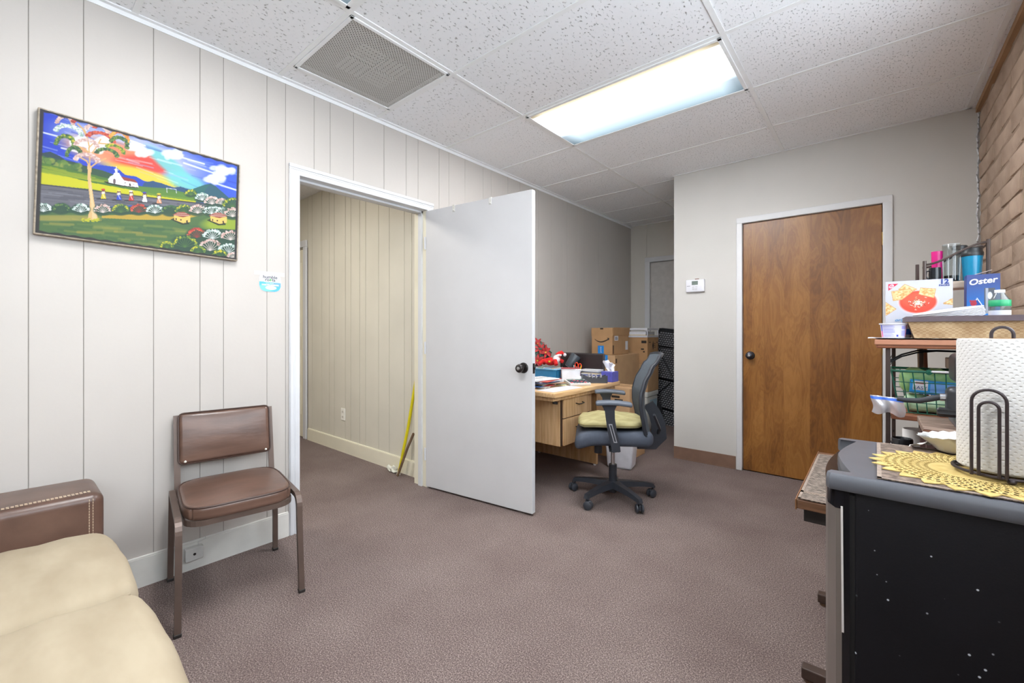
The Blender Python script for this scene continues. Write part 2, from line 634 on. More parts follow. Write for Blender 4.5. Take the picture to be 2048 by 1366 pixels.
# alcove end wall
AX0 = -2.272
b = MB()
b.box(XL - T, AX0 - .03, YA, YA + .12, 0, H + .1)
b.box(AX0 - .03, XA + .01, YA, YA + .12, 2.08, H + .1)
b.box(AX0 - .03, XA + .01, YA + .06, YA + .12, 0, 2.08)
wa = struct(b.build('wall_alcove', M_alc))
MB().box(-2.335, -2.315, YA - .008, YA, 2.14, H).build('seam_strip', M_alc, wa)
MB().box(AX0 - .03, XA, YA - .004, YA, 2.145, H).build('panel', M_alc, wa)
# rear wall behind the camera
struct(MB().box(XL - T, XR + .2, YR - .12, YR, 0, H + .1).build('wall_rear', M_wallb))
M_pane = glass_mat('window_glass', (250, 252, 252), .05, .0)

# brick wall: courses of slump block, each block its own piece
W2Y0, W2Y1, W2Z0, W2Z1 = -2.2, 2.30, 1.22, 2.36
wb = struct(MB().box(XR + .007, XR + .2, YR, W2Y0, 0, H + .1).box(XR + .007, XR + .2, W2Y1, YB, 0, H + .1)
            .box(XR + .007, XR + .2, W2Y0, W2Y1, 0, W2Z0).box(XR + .007, XR + .2, W2Y0, W2Y1, W2Z1, H + .1).build('wall_right', M_mortar))
w2 = sroot('window_1', (XR + .1, (W2Y0 + W2Y1) / 2, W2Z0))
hw = (W2Y1 - W2Y0) / 2; hh = W2Z1 - W2Z0
b = MB()
b.box(-.04, .04, -hw, hw, 0, .05); b.box(-.04, .04, -hw, hw, hh - .05, hh)
b.box(-.04, .04, -hw, -hw + .05, 0, hh); b.box(-.04, .04, hw - .05, hw, 0, hh); b.box(-.04, .04, -.025, .025, 0, hh)
b.build('window_frame', M_trim, w2)
for s in (-1, 1):
    MB().box(-.003, .003, -hw + .05 if s < 0 else .025, -.025 if s < 0 else hw - .05, .05, hh - .05).build('pane', M_pane, w2)
BH, BL, J = .105, .405, .010
rr = random.Random(3)
def wob(seed):
    q = random.Random(seed)
    o = [q.uniform(-.004, .004) for _ in range(6)]
    def f(x, y, z):
        return (x + o[0] * math.sin(y * 17 + o[1] * 900) - .002 * math.sin(z * 60 + y * 23), y, z + o[2] * math.sin(y * 11 + o[3] * 700))
    return f
bm_full = [MB().rbox(0, .06, 0, BL - J, 0, BH - J, r=.010, k=1, m=2, fn=wob(i)).mesh('brick', M_brick, True, 22) for i in range(4)]
bm_half = [MB().rbox(0, .06, 0, BL / 2 - J, 0, BH - J, r=.010, k=1, m=2, fn=wob(i + 9)).mesh('brick', M_brick, True, 22) for i in range(3)]
nb = 0
for i in range(int(H / BH) + 1):
    z = i * BH + .004
    y = YB - .004
    if z + BH > H + .09:
        break
    first = True
    low = z + BH < W2Z0 - .01
    while y - BL > (.85 if low else W2Y1):
        half = (i % 2 == 1 and first) or (rr.random() < .05)
        L = BL / 2 if half else BL
        first = False
        me = rr.choice(bm_half if half else bm_full)
        inst(me, 'brick', wb, (XR + rr.uniform(-.004, .005), y - L + J / 2, z))
        y -= L
        nb += 1
MB().box(XR - .016, XR + .012, YR, YB - .001, H - .034, H).build('ledger_strip', mat('bare_wood_strip', (168, 132, 98), rough=.7, var=.15, scale=12, stretch=(3, .3, 3)), wb)
# rough joint of plaster between block and painted wall
b = MB()
pts = [(XR - .006 + .003 * math.sin(k * .33) + .002 * math.sin(k * .91), YB - .003, H - .04 - k * .012) for k in range(0, 215)]
b.tube([p for p in pts if p[2] > 0.01], .005, 6)
b.build('caulk_joint', M_trim, wb, True)

# ------------------------------------------------------------ hall beyond the doorway
HY = 2.12
HH = 2.59
b = MB().box(-6.1, XL - T - .001, HY + .005, HY + .12, 0, HH + .1)
wh = struct(b.build('wall_hall', mat('hall_groove', (120, 110, 92), rough=.9)))
hx = []
x = -4.64
hw_list = [.10, .21, .155, .1, .21, .1, .155, .1, .205, .16, .21, .1, .16, .1]
hx = [x]
for w in hw_list:
    x += w
    if x > XL - T - .05:
        break
    hx.append(x)
hx.append(XL - T - .002)
MB().box(-6.0, -4.6425, HY, HY + .006, 2.05, HH + .1).build('panel', M_hall, wh)
for x0, x1 in zip(hx[:-1], hx[1:]):
    MB().box(x0 + .0025, x1 - .0025, HY, HY + .006, 0, HH + .1).build('panel', M_hall, wh)
b = MB()
b.box(-6.1, -6.0, -.9, HY + .1, 0, HH + .1)
struct(b.build('wall_hall_end', M_hall))
struct(MB().box(-6.1, XL - T, -1.0, -.9, 0, HH + .1).build('wall_hall_near', M_hall))
struct(MB().box(-6.1, XL - T - .001, -1.0, HY + .1, HH, HH + .08).build('ceiling_hall', M_tileB))
struct(MB().box(-4.62, XL - T - .002, HY - .016, HY, 0, .118).rbox(-4.62, XL - T - .002, HY - .011, HY, .112, .126, r=.005).build('baseboard_hall', M_cream))
# white door and casing at the far left end of the hall wall
d3 = sroot('door_3', (-5.15, HY, 0))
MB().box(-.43, .43, -.004, .03, .01, 2.04).build('slab', M_cream, d3)
MB().box(-.36, -.04, -.010, -.002, .25, .95).box(.04, .36, -.010, -.002, .25, .95).box(-.36, -.04, -.010, -.002, 1.1, 1.9).box(.04, .36, -.010, -.002, 1.1, 1.9).build('raised_panels', M_cream, d3)
t3 = sroot('trim_3', (-5.15, HY, 0))
for s in (1, -1):
    MB().rbox(s * .47 - .035, s * .47 + .035, -.022, 0, 0, 2.06, r=.006).build('side_casing', M_trim, t3)
MB().rbox(-.505, .505, -.022, 0, 2.06, 2.13, r=.006).build('head_casing', M_trim, t3)

# ------------------------------------------------------------ doorway casing and jambs
t1 = sroot('trim_1', (XL, (OPY0 + OPY1) / 2, 0))
h2 = (OPY1 - OPY0) / 2
def casing(y0, y1, z0, z1, vert):
    mb = MB()
    mb.rbox(0, .014, y0, y1, z0, z1, r=.004)
    if vert:
        w = y1 - y0
        mb.rbox(0, .020, y0 + w * .05, y0 + w * .38, z0, z1, r=.004) if y0 < 0 else mb.rbox(0, .020, y1 - w * .38, y1 - w * .05, z0, z1, r=.004)
        c = (y0 + y1) / 2
        mb.rbox(0, .017, c, c + .008, z0, z1, r=.002)
    else:
        w = z1 - z0
        mb.rbox(0, .020, y0, y1, z1 - w * .38, z1 - w * .05, r=.004)
        mb.rbox(0, .017, y0, y1, z0 + w * .45, z0 + w * .55, r=.002)
    return mb
casing(-h2 - .058, -h2, 0, OPZ + .002, True).build('side_casing', M_trim, t1, True, 30)
casing(h2, h2 + .055, 0, OPZ + .002, True).build('side_casing', M_trim, t1, True, 30)
casing(-h2 - .058, h2 + .055, OPZ, OPZ + .06, False).build('head_casing', M_trim, t1, True, 30)
MB().box(-T - .01, .004, -h2 - .018, -h2, 0, OPZ).build('jamb', M_trim, t1)
MB().box(-T - .01, .004, h2, h2 + .018, 0, OPZ).build('jamb', M_cream, t1)
MB().box(-T - .01, .004, -h2, h2, OPZ, OPZ + .018).build('jamb', M_trim, t1)
MB().box(-.085, -.045, -h2, h2, OPZ - .012, OPZ).box(-.085, -.045, -h2, -h2 + .012, 0, OPZ).box(-.085, -.045, h2 - .012, h2, 0, OPZ).build('door_stop', M_trim, t1)
MB().box(-.04, -.012, -h2 - .001, -h2 + .001, .90, .955).build('strike_plate', mat('dark_bronze', (60, 55, 54), rough=.35, metal=.8), t1)

# ------------------------------------------------------------ baseboards
struct(MB().box(XL, XL + .013, YR, OPY0 - .06, 0, .128).rbox(XL, XL + .011, YR, OPY0 - .06, .120, .138, r=.004).build('baseboard_left', M_base))
struct(MB().box(XL, XL + .013, OPY1 + .06, YA, 0, .128).build('baseboard_left_far', M_base))
struct(MB().rbox(XA, WX0 - .05, YB - .007, YB, .004, .108, r=.003).box(XA, WX0 - .05, YB - .010, YB, .0, .008).build('baseboard_back', M_vinyl))

# ------------------------------------------------------------ open white door
M_knob = mat('aged_bronze', (70, 66, 66), rough=.28, metal=.85, var=.15)
def knob(parent, x, y, z, ny, material=M_knob):
    """round door knob pointing along local y*ny"""
    Mx = Matrix.Translation((x, y, z)) @ Matrix.Rotation(R(90 if ny < 0 else -90), 4, 'X')
    k = MB(Mx).lathe([(0, 0), (.034, 0), (.034, .004), (.030, .009), (.014, .011), (.012, .028), (.018, .034), (.0255, .040), (.0275, .048), (.0255, .057), (.018, .062), (.0, .063)], n=24).build('door_knob', material, parent, True)
    MB(Mx).lathe([(0, .0625), (.011, .0625), (.011, .0655), (.007, .0665), (.0, .0665)], n=16).build('key_cylinder', mat('bright_steel', (190, 190, 192), rough=.25, metal=.9), k, True)
    return k
DW, DT = .905, .036
hx0, hy0 = XL + .006, 2.018
ang = math.atan2(2.138 - 2.026, -1.636 - (XL + .01))
d1 = sroot('door_1', (hx0, hy0, 0))
d1.rotation_euler = (0, 0, ang)
MB().rbox(0, DW, 0, DT, .014, 2.036, r=.0025, k=1).build('slab', M_dwhite, d1)
MB().box(DW - .0005, DW + .0012, .001, DT - .001, .016, 2.034).build('edge_strip', M_trim, d1)
knob(d1, DW - .062, 0, .922, -1)
knob(d1, DW - .062, DT, .922, 1)
MB().box(DW + .001, DW + .003, .006, DT - .006, .888, .952).build('latch_plate', mat('dark_bronze', (60, 55, 54)), d1)
MB().rbox(DW + .002, DW + .013, .013, DT - .013, .912, .930, r=.003, k=1).build('latch_bolt', M_knob, d1)
M_clip = mat('clip_grey', (214, 212, 206), rough=.4)
for px in (.27, .585):
    MB().rbox(px - .011, px + .011, -.004, .0, 1.992, 2.018, r=.002, k=1).box(px - .010, px + .010, -.004, DT + .003, 2.036, 2.039).box(px - .010, px + .010, -.004, -.001, 2.01, 2.039).build('over_door_hook', M_clip, d1)
    MB().rbox(px - .006, px + .006, -.009, -.004, 1.996, 2.008, r=.002, k=1).build('hook_tip', M_clip, d1)
M_brass = mat('brass', (168, 140, 78), rough=.35, metal=.9)
for z in (.25, 1.03, 1.8):
    MB().cyl((-.004, -.004, 0), .006, z - .045, z + .045, 10).build('hinge', M_trim, d1, True)

# ------------------------------------------------------------ wooden door
d2 = sroot('door_2', (WX0, YB, 0))
MB().rbox(0.003, WX1 - WX0 - .003, .012, .048, .008, 2.042, r=.002, k=1).build('slab', M_wooddoor, d2)
knob(d2, .056, .012, .954, -1, mat('dark_bronze_knob', (66, 66, 72), rough=.3, metal=.85))
for z in (1.80, 1.03, .25):
    h_ = MB().box(WX1 - WX0 - .004, WX1 - WX0 + .008, .006, .012, z - .045, z + .045).build('hinge', M_brass, d2)
    MB().cyl((WX1 - WX0 + .001, .004, 0), .0065, z - .046, z + .046, 10).build('hinge_pin', M_brass, h_, True)
t2 = sroot('trim_2', ((WX0 + WX1) / 2, YB, 0))
hwd = (WX1 - WX0) / 2
M_trim2 = mat('trim_grey_white', (216, 216, 217), rough=.4, var=.02, scale=6)
MB().rbox(-hwd - .044, -hwd, -.014, .012, 0, 2.05, r=.005, k=2).build('side_casing', M_trim2, t2, True, 30)
MB().rbox(hwd, hwd + .054, -.014, .012, 0, 2.05, r=.005, k=2).build('side_casing', M_trim2, t2, True, 30)
MB().rbox(-hwd - .044, hwd + .054, -.014, .012, 2.045, 2.094, r=.005, k=2).build('head_casing', M_trim2, t2, True, 30)
MB().box(-hwd - .018, -hwd, .012, .12, 0, 2.06).box(hwd, hwd + .018, .012, .12, 0, 2.06).box(-hwd, hwd, .012, .12, 2.045, 2.06).box(-hwd, hwd, .05, .12, 0, 2.05).build('jamb', M_trim2, t2)

# ------------------------------------------------------------ alcove door
d4 = sroot('door_4', (AX0, YA, 0))
MB().box(0.003, .82, .018, .05, .008, 2.055).build('slab', mat('alcove_door_paint', (196, 193, 190), rough=.45), d4)
for z in (1.75, .25):
    MB().cyl((0.004, .012, 0), .006, z - .045, z + .045, 10).build('hinge', M_clip, d4, True)
t4 = sroot('trim_4', (AX0, YA, 0))
MB().rbox(-.066, 0, -.016, .02, 0, 2.07, r=.005).build('side_casing', M_trim, t4, True, 30)
MB().rbox(-.066, .86, -.016, .02, 2.06, 2.125, r=.005).build('head_casing', M_trim, t4, True, 30)

# ============================================================ ceiling: grid bars and tiles
cl = struct(MB().box(XL - .1, XR + .15, YR - .1, YA + .1, H + .03, H + .09).build('ceiling', M_grid))
GX = [XL, -1.776, -.556, XR - .0]
GY = [YR]
y = .996 - .61 * 6
while y < YA:
    if y > YR + .05:
        GY.append(y)
    y += .61
GY.append(YA)
LIGHT_CELLS = [(-1.776, 2.216), (-1.776, .386)]
VENT = (-2.386, .996)
tiles_me = {}
def tile(x0, x1, y0, y1, fine):
    k = (round(x1 - x0, 3), round(y1 - y0, 3), fine)
    if k not in tiles_me:
        w, d = x1 - x0, y1 - y0
        tiles_me[k] = MB().rbox(-w / 2 + .010, w / 2 - .010, -d / 2 + .010, d / 2 - .010, 0, .02, r=.003, k=1).mesh('ceiling_tile', M_tileB if fine else M_tileA)
    o = inst(tiles_me[k], 'ceiling_tile', cl, ((x0 + x1) / 2, (y0 + y1) / 2, H + .003 + rr.uniform(-.001, .0015)), (rr.uniform(-.002, .002), rr.uniform(-.001, .001), 0))
for y0, y1 in zip(GY[:-1], GY[1:]):
    for i, (x0, x1) in enumerate(zip(GX[:-1], GX[1:])):
        if any(abs(x0 - a) < .01 and abs(y0 - c) < .01 for a, c in LIGHT_CELLS):
            continue
        if y0 > YB - .1 and x0 > XA:
            continue
        if y0 < YB < y1 and x0 > XA - .0:
            y1 = YB
        if i == 0 and abs(y0 - VENT[1]) < .01:
            tile(x0, VENT[0], y0, y1, False)
            continue
        fine = (y0 > 2.1) or (i == 2 and y0 > .9)
        tile(x0, x1, y0, y1, fine)
M_bar = M_grid
for xg in GX[1:-1]:
    MB().box(xg - .012, xg + .012, YR, YA if xg < XA else YB, H - .001, H + .012).build('grid_bar', M_bar, cl)
for yg in GY[1:-1]:
    MB().box(XL, XR if yg < YB else XA, yg - .012, yg + .012, H - .0005, H + .012).build('grid_bar', M_bar, cl)
MB().box(VENT[0] - .012, VENT[0] + .012, VENT[1], VENT[1] + .61, H - .001, H + .012).build('grid_bar', M_bar, cl)
b = MB()
b.box(XL, XL + .022, YR, YA, H - .002, H + .01); b.box(XL, XL + .003, YR, YA, H - .022, H)
b.box(XR - .055, XR - .033, YR, YB, H - .002, H + .01); b.box(XA, XR, YB - .022, YB, H - .002, H + .01)
b.box(XL, XA, YA - .022, YA, H - .002, H + .01)
b.build('wall_angle', M_bar, cl)

# ============================================================ fluorescent ceiling lights
def lamp_mat():
    m = fresh('lit_prismatic_panel')
    nt = m.node_tree
    nt.nodes.remove(bsdf(m))
    tc = node(m, 'ShaderNodeTexCoord')
    sx = node(m, 'ShaderNodeSeparateXYZ')
    link(m, tc.outputs['Object'], sx.inputs[0])
    mr = node(m, 'ShaderNodeMapRange')
    mr.inputs['From Min'].default_value = -.275; mr.inputs['From Max'].default_value = .275
    link(m, sx.outputs['Y'], mr.inputs[0])
    col = rampn(m, [(0, (.9, .74, .5, 1)), (.10, (1, .93, .78, 1)), (.2, (.98, .98, 1, 1)), (.55, (.94, .97, 1, 1)), (.68, (.74, .88, 1, 1)), (1, (.62, .82, .95, 1))])
    link(m, mr.outputs[0], col.inputs[0])
    st = rampn(m, [(0, (.016, .016, .016, 1)), (.06, (.024, .024, .024, 1)), (.2, (1, 1, 1, 1)), (.42, (1, 1, 1, 1)), (.60, (.08, .08, .08, 1)), (.72, (.026, .026, .026, 1)), (.9, (.018, .018, .018, 1)), (1, (.013, .013, .013, 1))])
    link(m, mr.outputs[0], st.inputs[0])
    ab = node(m, 'ShaderNodeMath'); ab.operation = 'ABSOLUTE'
    link(m, sx.outputs['X'], ab.inputs[0])
    ends = rampn(m, [(0, (1, 1, 1, 1)), (.48, (1, 1, 1, 1)), (.555, (.5, .5, .5, 1)), (.6, (.4, .4, .4, 1))])
    link(m, ab.outputs[0], ends.inputs[0])
    mu = node(m, 'ShaderNodeMath'); mu.operation = 'MULTIPLY'
    link(m, st.outputs[0], mu.inputs[0]); link(m, ends.outputs[0], mu.inputs[1])
    mu2 = node(m, 'ShaderNodeMath'); mu2.operation = 'MULTIPLY'; mu2.inputs[1].default_value = LAMP
    link(m, mu.outputs[0], mu2.inputs[0])
    em = node(m, 'ShaderNodeEmission')
    link(m, col.outputs[0], em.inputs['Color']); link(m, mu2.outputs[0], em.inputs['Strength'])
    link(m, em.outputs[0], nt.nodes['Material Output'].inputs['Surface'])
    return m
M_lamp = lamp_mat()
def ceiling_light(x0, y0, label):
    cx, cy = x0 + .61, y0 + .305
    t = thing('ceiling_light', label, 'light', (cx, cy, H - .006), 0, 'fluorescent panels in the tile ceiling')
    a, c = .598, .293
    w = .020
    for nm, bx in (('frame', (-a, a, -c, -c + w)), ('frame', (-a, a, c - w, c)), ('frame', (-a, -a + w, -c, c)), ('frame', (a - w, a, -c, c))):
        MB().rbox(bx[0], bx[1], bx[2], bx[3], 0, .014, r=.002, k=1).build(nm, M_grid, t)
    MB().box(-a + w, a - w, -c + w, c - w, .004, .008).build('diffuser', M_lamp, t)
ceiling_light(-1.776, 2.216, 'lit fluorescent panel in ceiling in front of the wooden door')
ceiling_light(-1.776, .386, 'lit fluorescent panel beside square air vent at top edge')
# out-of-view ceiling lamp, added to light the hall
hl = thing('hall_fill_light', 'unseen warm square lamp added on the hall ceiling', 'light', (-3.75, .75, HH - .03))
MB().rbox(-.3, .3, -.3, .3, .01, .03, r=.006).build('frame', M_grid, hl)
m = fresh('warm_fill_panel')
e = node(m, 'ShaderNodeEmission', Strength=HALL_FILL * 3)
e.inputs['Color'].default_value = (1, .955, .87, 1)
link(m, e.outputs[0], m.node_tree.nodes['Material Output'].inputs['Surface'])
MB().box(-.27, .27, -.27, .27, .004, .0099).build('diffuser', m, hl)

# ============================================================ ceiling air vent
v = thing('ceiling_air_vent', 'square perforated grey air vent in the white tile ceiling', 'vent', (VENT[0] + .305, VENT[1] + .305, H - .004))
def perf_mat():
    m = fresh('perforated_steel')
    tc = node(m, 'ShaderNodeTexCoord')
    mp = node(m, 'ShaderNodeMapping'); mp.inputs['Scale'].default_value = (82, 82, 82); mp.inputs['Rotation'].default_value = (0, 0, R(45))
    link(m, tc.outputs['Object'], mp.inputs['Vector'])
    vo = node(m, 'ShaderNodeTexVoronoi', Scale=1.0, Randomness=0.0)
    vo.voronoi_dimensions = '2D'
    link(m, mp.outputs[0], vo.inputs['Vector'])
    r = rampn(m, [(.26, (255, 255, 255)), (.32, (0, 0, 0))])
    link(m, vo.outputs['Distance'], r.inputs[0])
    tr = node(m, 'ShaderNodeBsdfTransparent')
    mx = node(m, 'ShaderNodeMixShader')
    link(m, r.outputs[0], mx.inputs[0]); link(m, bsdf(m).outputs[0], mx.inputs[1]); link(m, tr.outputs[0], mx.inputs[2])
    link(m, mx.outputs[0], m.node_tree.nodes['Material Output'].inputs['Surface'])
    bsdf(m).inputs['Base Color'].default_value = lin((196, 194, 190))
    bsdf(m).inputs['Roughness'].default_value = .5
    return m
a = .292
for bx in ((-a, a, -a, -a + .018), (-a, a, a - .018, a), (-a, -a + .018, -a, a), (a - .018, a, -a, a)):
    MB().rbox(bx[0], bx[1], bx[2], bx[3], -.002, .012, r=.002, k=1).build('frame', M_grid, v)
MB().box(-.276, .276, -.276, .276, .003, .004).build('perforated_plate', perf_mat(), v)
M_duct = mat('vent_inside', (118, 114, 110), rough=.7, var=.12, scale=6)
MB().box(-.276, .276, -.276, .276, .030, .033).build('back_plate', M_duct, v)
M_louv = mat('vent_louvre', (196, 194, 190), rough=.5)
for qx in (-1, 1):
    for qy in (-1, 1):
        for k in range(5):
            o = -.055 + .0275 * k
            mb = MB(Matrix.Translation((qx * .078, qy * .078, .018)))
            if qx * qy > 0:
                mb.box(-.066, .066, o - .009, o + .009, -.001, .001)
            else:
                mb.box(o - .009, o + .009, -.066, .066, -.001, .001)
            mb.build('louvre', M_louv, v)
MB().box(-.004, .004, -.15, .15, .012, .026).box(-.15, .15, -.004, .004, .012, .026).build('louvre_cross', M_louv, v)
# ============================================================ painting
def homography(src, dst):
    A = []
    for (x, y), (u, v_) in zip(src, dst):
        A.append([x, y, 1, 0, 0, 0, -u * x, -u * y]); A.append([0, 0, 0, x, y, 1, -v_ * x, -v_ * y])
    h = np.linalg.solve(np.array(A, float), np.array([c for p in dst for c in p], float))
    return np.append(h, 1).reshape(3, 3)
def make_painting():
    w, h = .705, .500
    root = thing('painting', 'unframed bright folk painting of a church, road and flowering trees', 'painting', (XL + .002, .4405, 1.7715))
    root.rotation_euler = (R(-1.5), 0, 0)
    Hm = homography([(0, 0), (1, 0), (1, 1), (0, 1)], [(135, 70), (1790, 552), (1757, 1335), (78, 1105)])
    def warp(u, v_):
        d = Hm[2, 0] * u + Hm[2, 1] * v_ + 1
        return (Hm[0, 0] * u + Hm[0, 1] * v_ + Hm[0, 2]) / d, (Hm[1, 0] * u + Hm[1, 1] * v_ + Hm[1, 2]) / d
    P = Print(w - .012, h - .012, 440, 310, (40, 70, 190), warp)
    X, Y, u, v_ = P.X, P.Y, P.u, P.v
    q = np.random.RandomState(11)
    P.c[:] = np.outer(1 - u, (34, 62, 196)) + np.outer(u, (58, 96, 214))
    # glow in the sky
    P.ell(900, 440, 420, 110, (226, 226, 236), .75, rot=.30, soft=.9)
    P.ell(700, 440, 260, 70, (238, 160, 110), .9, rot=.25, soft=.8)
    P.ell(860, 470, 190, 60, (240, 130, 90), .7, rot=.25, soft=.8)
    P.ell(1000, 545, 180, 55, (236, 70, 60), .95, rot=.12, soft=.7)
    P.ell(1040, 650, 260, 40, (238, 212, 60), .95, rot=.30, soft=.7)
    P.ell(1210, 545, 170, 42, (120, 206, 206), .95, rot=.70, soft=.7)
    P.ell(1350, 690, 130, 50, (120, 212, 212), .9, rot=.35, soft=.7)
    for k in range(260):
        x0 = q.uniform(120, 1750); y0 = q.uniform(60, 760); ln = q.uniform(60, 260)
        sl = .30 + .12 * q.randn() * .5
        c = [(235, 238, 246), (90, 130, 225), (30, 52, 180), (150, 180, 235)][q.randint(4)]
        if 420 < x0 < 1300 and 420 < y0 < 700 and c[0] < 100:
            continue
        P.line([(x0, y0), (x0 + ln, y0 + ln * sl)], q.uniform(3, 9), c, q.uniform(.12, .45))
    for (a, bb) in (((310, 195), (520, 255)), ((140, 265), (310, 310)), ((310, 400), (470, 440)), ((830, 320), (1010, 385)), ((1330, 530), (1650, 640)), ((1560, 690), (1770, 760)), ((1300, 480), (1500, 540))):
        P.line([a, bb], 9, (244, 246, 250), .8)
    def cloud(cx, cy, n, sx, sy):
        for k in range(n):
            P.ell(cx + q.uniform(-sx, sx), cy + q.uniform(-sy, sy), q.uniform(18, 38), q.uniform(14, 26), (248, 249, 252), .75, soft=.6)
    for (cx, cy, n, sx, sy) in ((945, 400, 9, 60, 22), (1000, 440, 6, 50, 20), (1230, 460, 10, 60, 28), (1660, 595, 12, 80, 24), (1590, 665, 9, 60, 22), (590, 340, 14, 110, 50), (480, 370, 10, 80, 40), (600, 400, 9, 90, 40)):
        cloud(cx, cy, n, sx, sy)
    # mountains
    P.poly([(560, 560), (640, 545), (760, 560), (800, 590), (840, 628), (930, 640), (1000, 680), (1080, 690), (1160, 705), (1260, 738), (1300, 728), (1360, 745), (1500, 790), (1500, 860), (560, 860)], (36, 70, 190))
    P.poly([(1000, 690), (1070, 678), (1150, 700), (1240, 735), (1300, 726), (1400, 760), (1500, 860), (900, 860)], (40, 80, 120))
    P.poly([(1300, 790), (1420, 740), (1500, 712), (1550, 702), (1590, 722), (1650, 775), (1710, 830), (1720, 860), (1300, 860)], (44, 92, 110))
    P.poly([(1300, 790), (1480, 722), (1545, 704), (1480, 790), (1420, 850), (1300, 850)], (40, 110, 100), .7)
    P.poly([(115, 445), (215, 430), (300, 470), (340, 500), (420, 520), (540, 560), (540, 620), (100, 620)], (40, 66, 78))
    # tree line, hills
    P.poly([(115, 470), (220, 480), (330, 500), (460, 545), (640, 585), (820, 650), (820, 740), (100, 560)], (48, 82, 60))
    for k in range(60):
        t_ = q.rand()
        P.ell(120 + t_ * 340, 490 + t_ * 75 + q.uniform(-18, 26), 20, 17, [(70, 112, 56), (104, 138, 60), (44, 80, 56), (150, 160, 70)][q.randint(4)], .8, soft=.5)
    P.poly([(112, 512), (360, 575), (700, 655), (1050, 740), (1420, 800), (1420, 840), (100, 800)], (74, 118, 46))
    for k in range(50):
        t_ = q.rand()
        P.line([(110 + t_ * 500, 540 + t_ * 125 + q.uniform(-10, 25)), (210 + t_ * 500, 562 + t_ * 125 + q.uniform(-10, 25))], 9, (140, 160, 40), .5)
    P.poly([(105, 590), (360, 640), (560, 690), (800, 735), (1100, 790), (1440, 835), (1420, 860), (1000, 830), (560, 745), (105, 700)], (206, 204, 26))
    P.poly([(105, 560), (520, 660), (660, 680), (660, 690), (350, 640), (105, 600)], (150, 170, 40), .8)
    P.poly([(900, 720), (1180, 740), (1440, 800), (1430, 850), (1000, 790)], (92, 136, 52), .85)
    # grey road
    P.poly([(100, 697), (330, 720), (560, 752), (900, 798), (1250, 838), (1680, 888), (1680, 905), (1300, 895), (900, 880), (500, 905), (95, 880)], (108, 108, 118))
    for k in range(60):
        x0 = q.uniform(100, 1300)
        yb = 700 + (x0 - 100) * .125
        y0 = yb + q.uniform(15, max(20, 150 - x0 * .09))
        P.line([(x0, y0), (x0 + 200, y0 + 22)], 7, [(70, 70, 80), (140, 140, 152), (90, 90, 100)][q.randint(3)], .4)
    P.line([(100, 700), (560, 756), (1100, 824), (1600, 884)], 7, (50, 52, 60), .8)
    # lower land
    P.poly([(90, 880), (500, 905), (900, 890), (1680, 890), (1790, 900), (1790, 1400), (60, 1400), (60, 880)], (44, 84, 62))
    P.poly([(85, 935), (500, 945), (900, 955), (1230, 950), (1560, 935), (1790, 960), (1790, 1400), (60, 1400)], (78, 112, 64))
    for k in range(130):
        x0 = q.uniform(80, 1500); y0 = q.uniform(940, 1200) + (x0 - 80) * .09
        P.line([(x0, y0), (x0 + q.uniform(90, 260), y0 + q.uniform(4, 26))], q.uniform(8, 16), [(196, 166, 70), (58, 96, 64), (110, 134, 70), (150, 150, 70), (62, 100, 72)][q.randint(5)], .4)
    P.poly([(640, 965), (900, 958), (1230, 950), (1500, 936), (1560, 946), (1380, 985), (1200, 1004), (900, 1000), (640, 985)], (206, 168, 60), .9)
    P.ell(300, 985, 240, 18, (196, 170, 80), .6, soft=.8)
    P.ell(1660, 1040, 130, 42, (170, 190, 50), .8, soft=.7)
    # tree trunk
    P.poly([(528, 540), (562, 555), (552, 640), (562, 730), (575, 830), (592, 930), (612, 1002), (520, 1002), (536, 920), (542, 830), (532, 730), (524, 640)], (226, 186, 126))
    P.poly([(548, 640), (556, 730), (570, 840), (588, 940), (600, 1000), (560, 1000), (552, 860), (542, 720)], (240, 208, 158), .8)
    for pts in ([(548, 560), (520, 510), (470, 480)], [(545, 560), (546, 480), (540, 400), (570, 370)], [(556, 560), (610, 520), (680, 490)], [(545, 470), (600, 400), (640, 330)], [(545, 440), (480, 400), (430, 380)], [(600, 360), (700, 370), (790, 390)], [(520, 300), (490, 240), (450, 200)], [(545, 400), (530, 320), (505, 250)]):
        P.line(pts, 8, (222, 178, 118))
    def leafarc(cx, cy, rx, ry, cols, n=110, rot=0.0):
        n = int(n * 2.2)
        for k in range(n):
            a_ = math.pi * (1.0 + q.rand())
            rad = q.uniform(.72, 1.0)
            dx = rx * rad * math.cos(a_); dy = ry * rad * math.sin(a_)
            x_ = cx + dx * math.cos(rot) - dy * math.sin(rot); y_ = cy + dx * math.sin(rot) + dy * math.cos(rot)
            c = cols[q.randint(len(cols))]
            P.ell(x_, y_, q.uniform(5, 10), q.uniform(4, 7), c, .9, soft=.4)
    pink = [(226, 190, 180), (200, 160, 150), (240, 220, 214)]
    red = [(206, 70, 60), (226, 110, 80), (160, 60, 56)]
    grn = [(70, 110, 70), (120, 150, 70), (50, 84, 60)]
    wht = [(226, 236, 232), (150, 184, 170), (240, 244, 244)]
    yel = [(216, 206, 50), (140, 160, 60), (80, 120, 60)]
    orr = [(236, 160, 60), (220, 110, 70), (240, 190, 90)]
    leafarc(340, 210, 80, 90, pink, 120, .25); leafarc(500, 210, 110, 50, red, 110, .25)
    leafarc(610, 260, 105, 60, pink, 120, .2); leafarc(370, 280, 125, 75, wht, 140, .2)
    leafarc(340, 380, 90, 95, yel + grn, 140, .1); leafarc(640, 330, 125, 60, red, 140, .25)
    leafarc(790, 340, 85, 90, orr, 110, .45); leafarc(790, 380, 85, 75, grn, 100, .4)
    leafarc(520, 385, 105, 60, pink, 120, .1); leafarc(415, 470, 70, 85, grn, 110, .0)
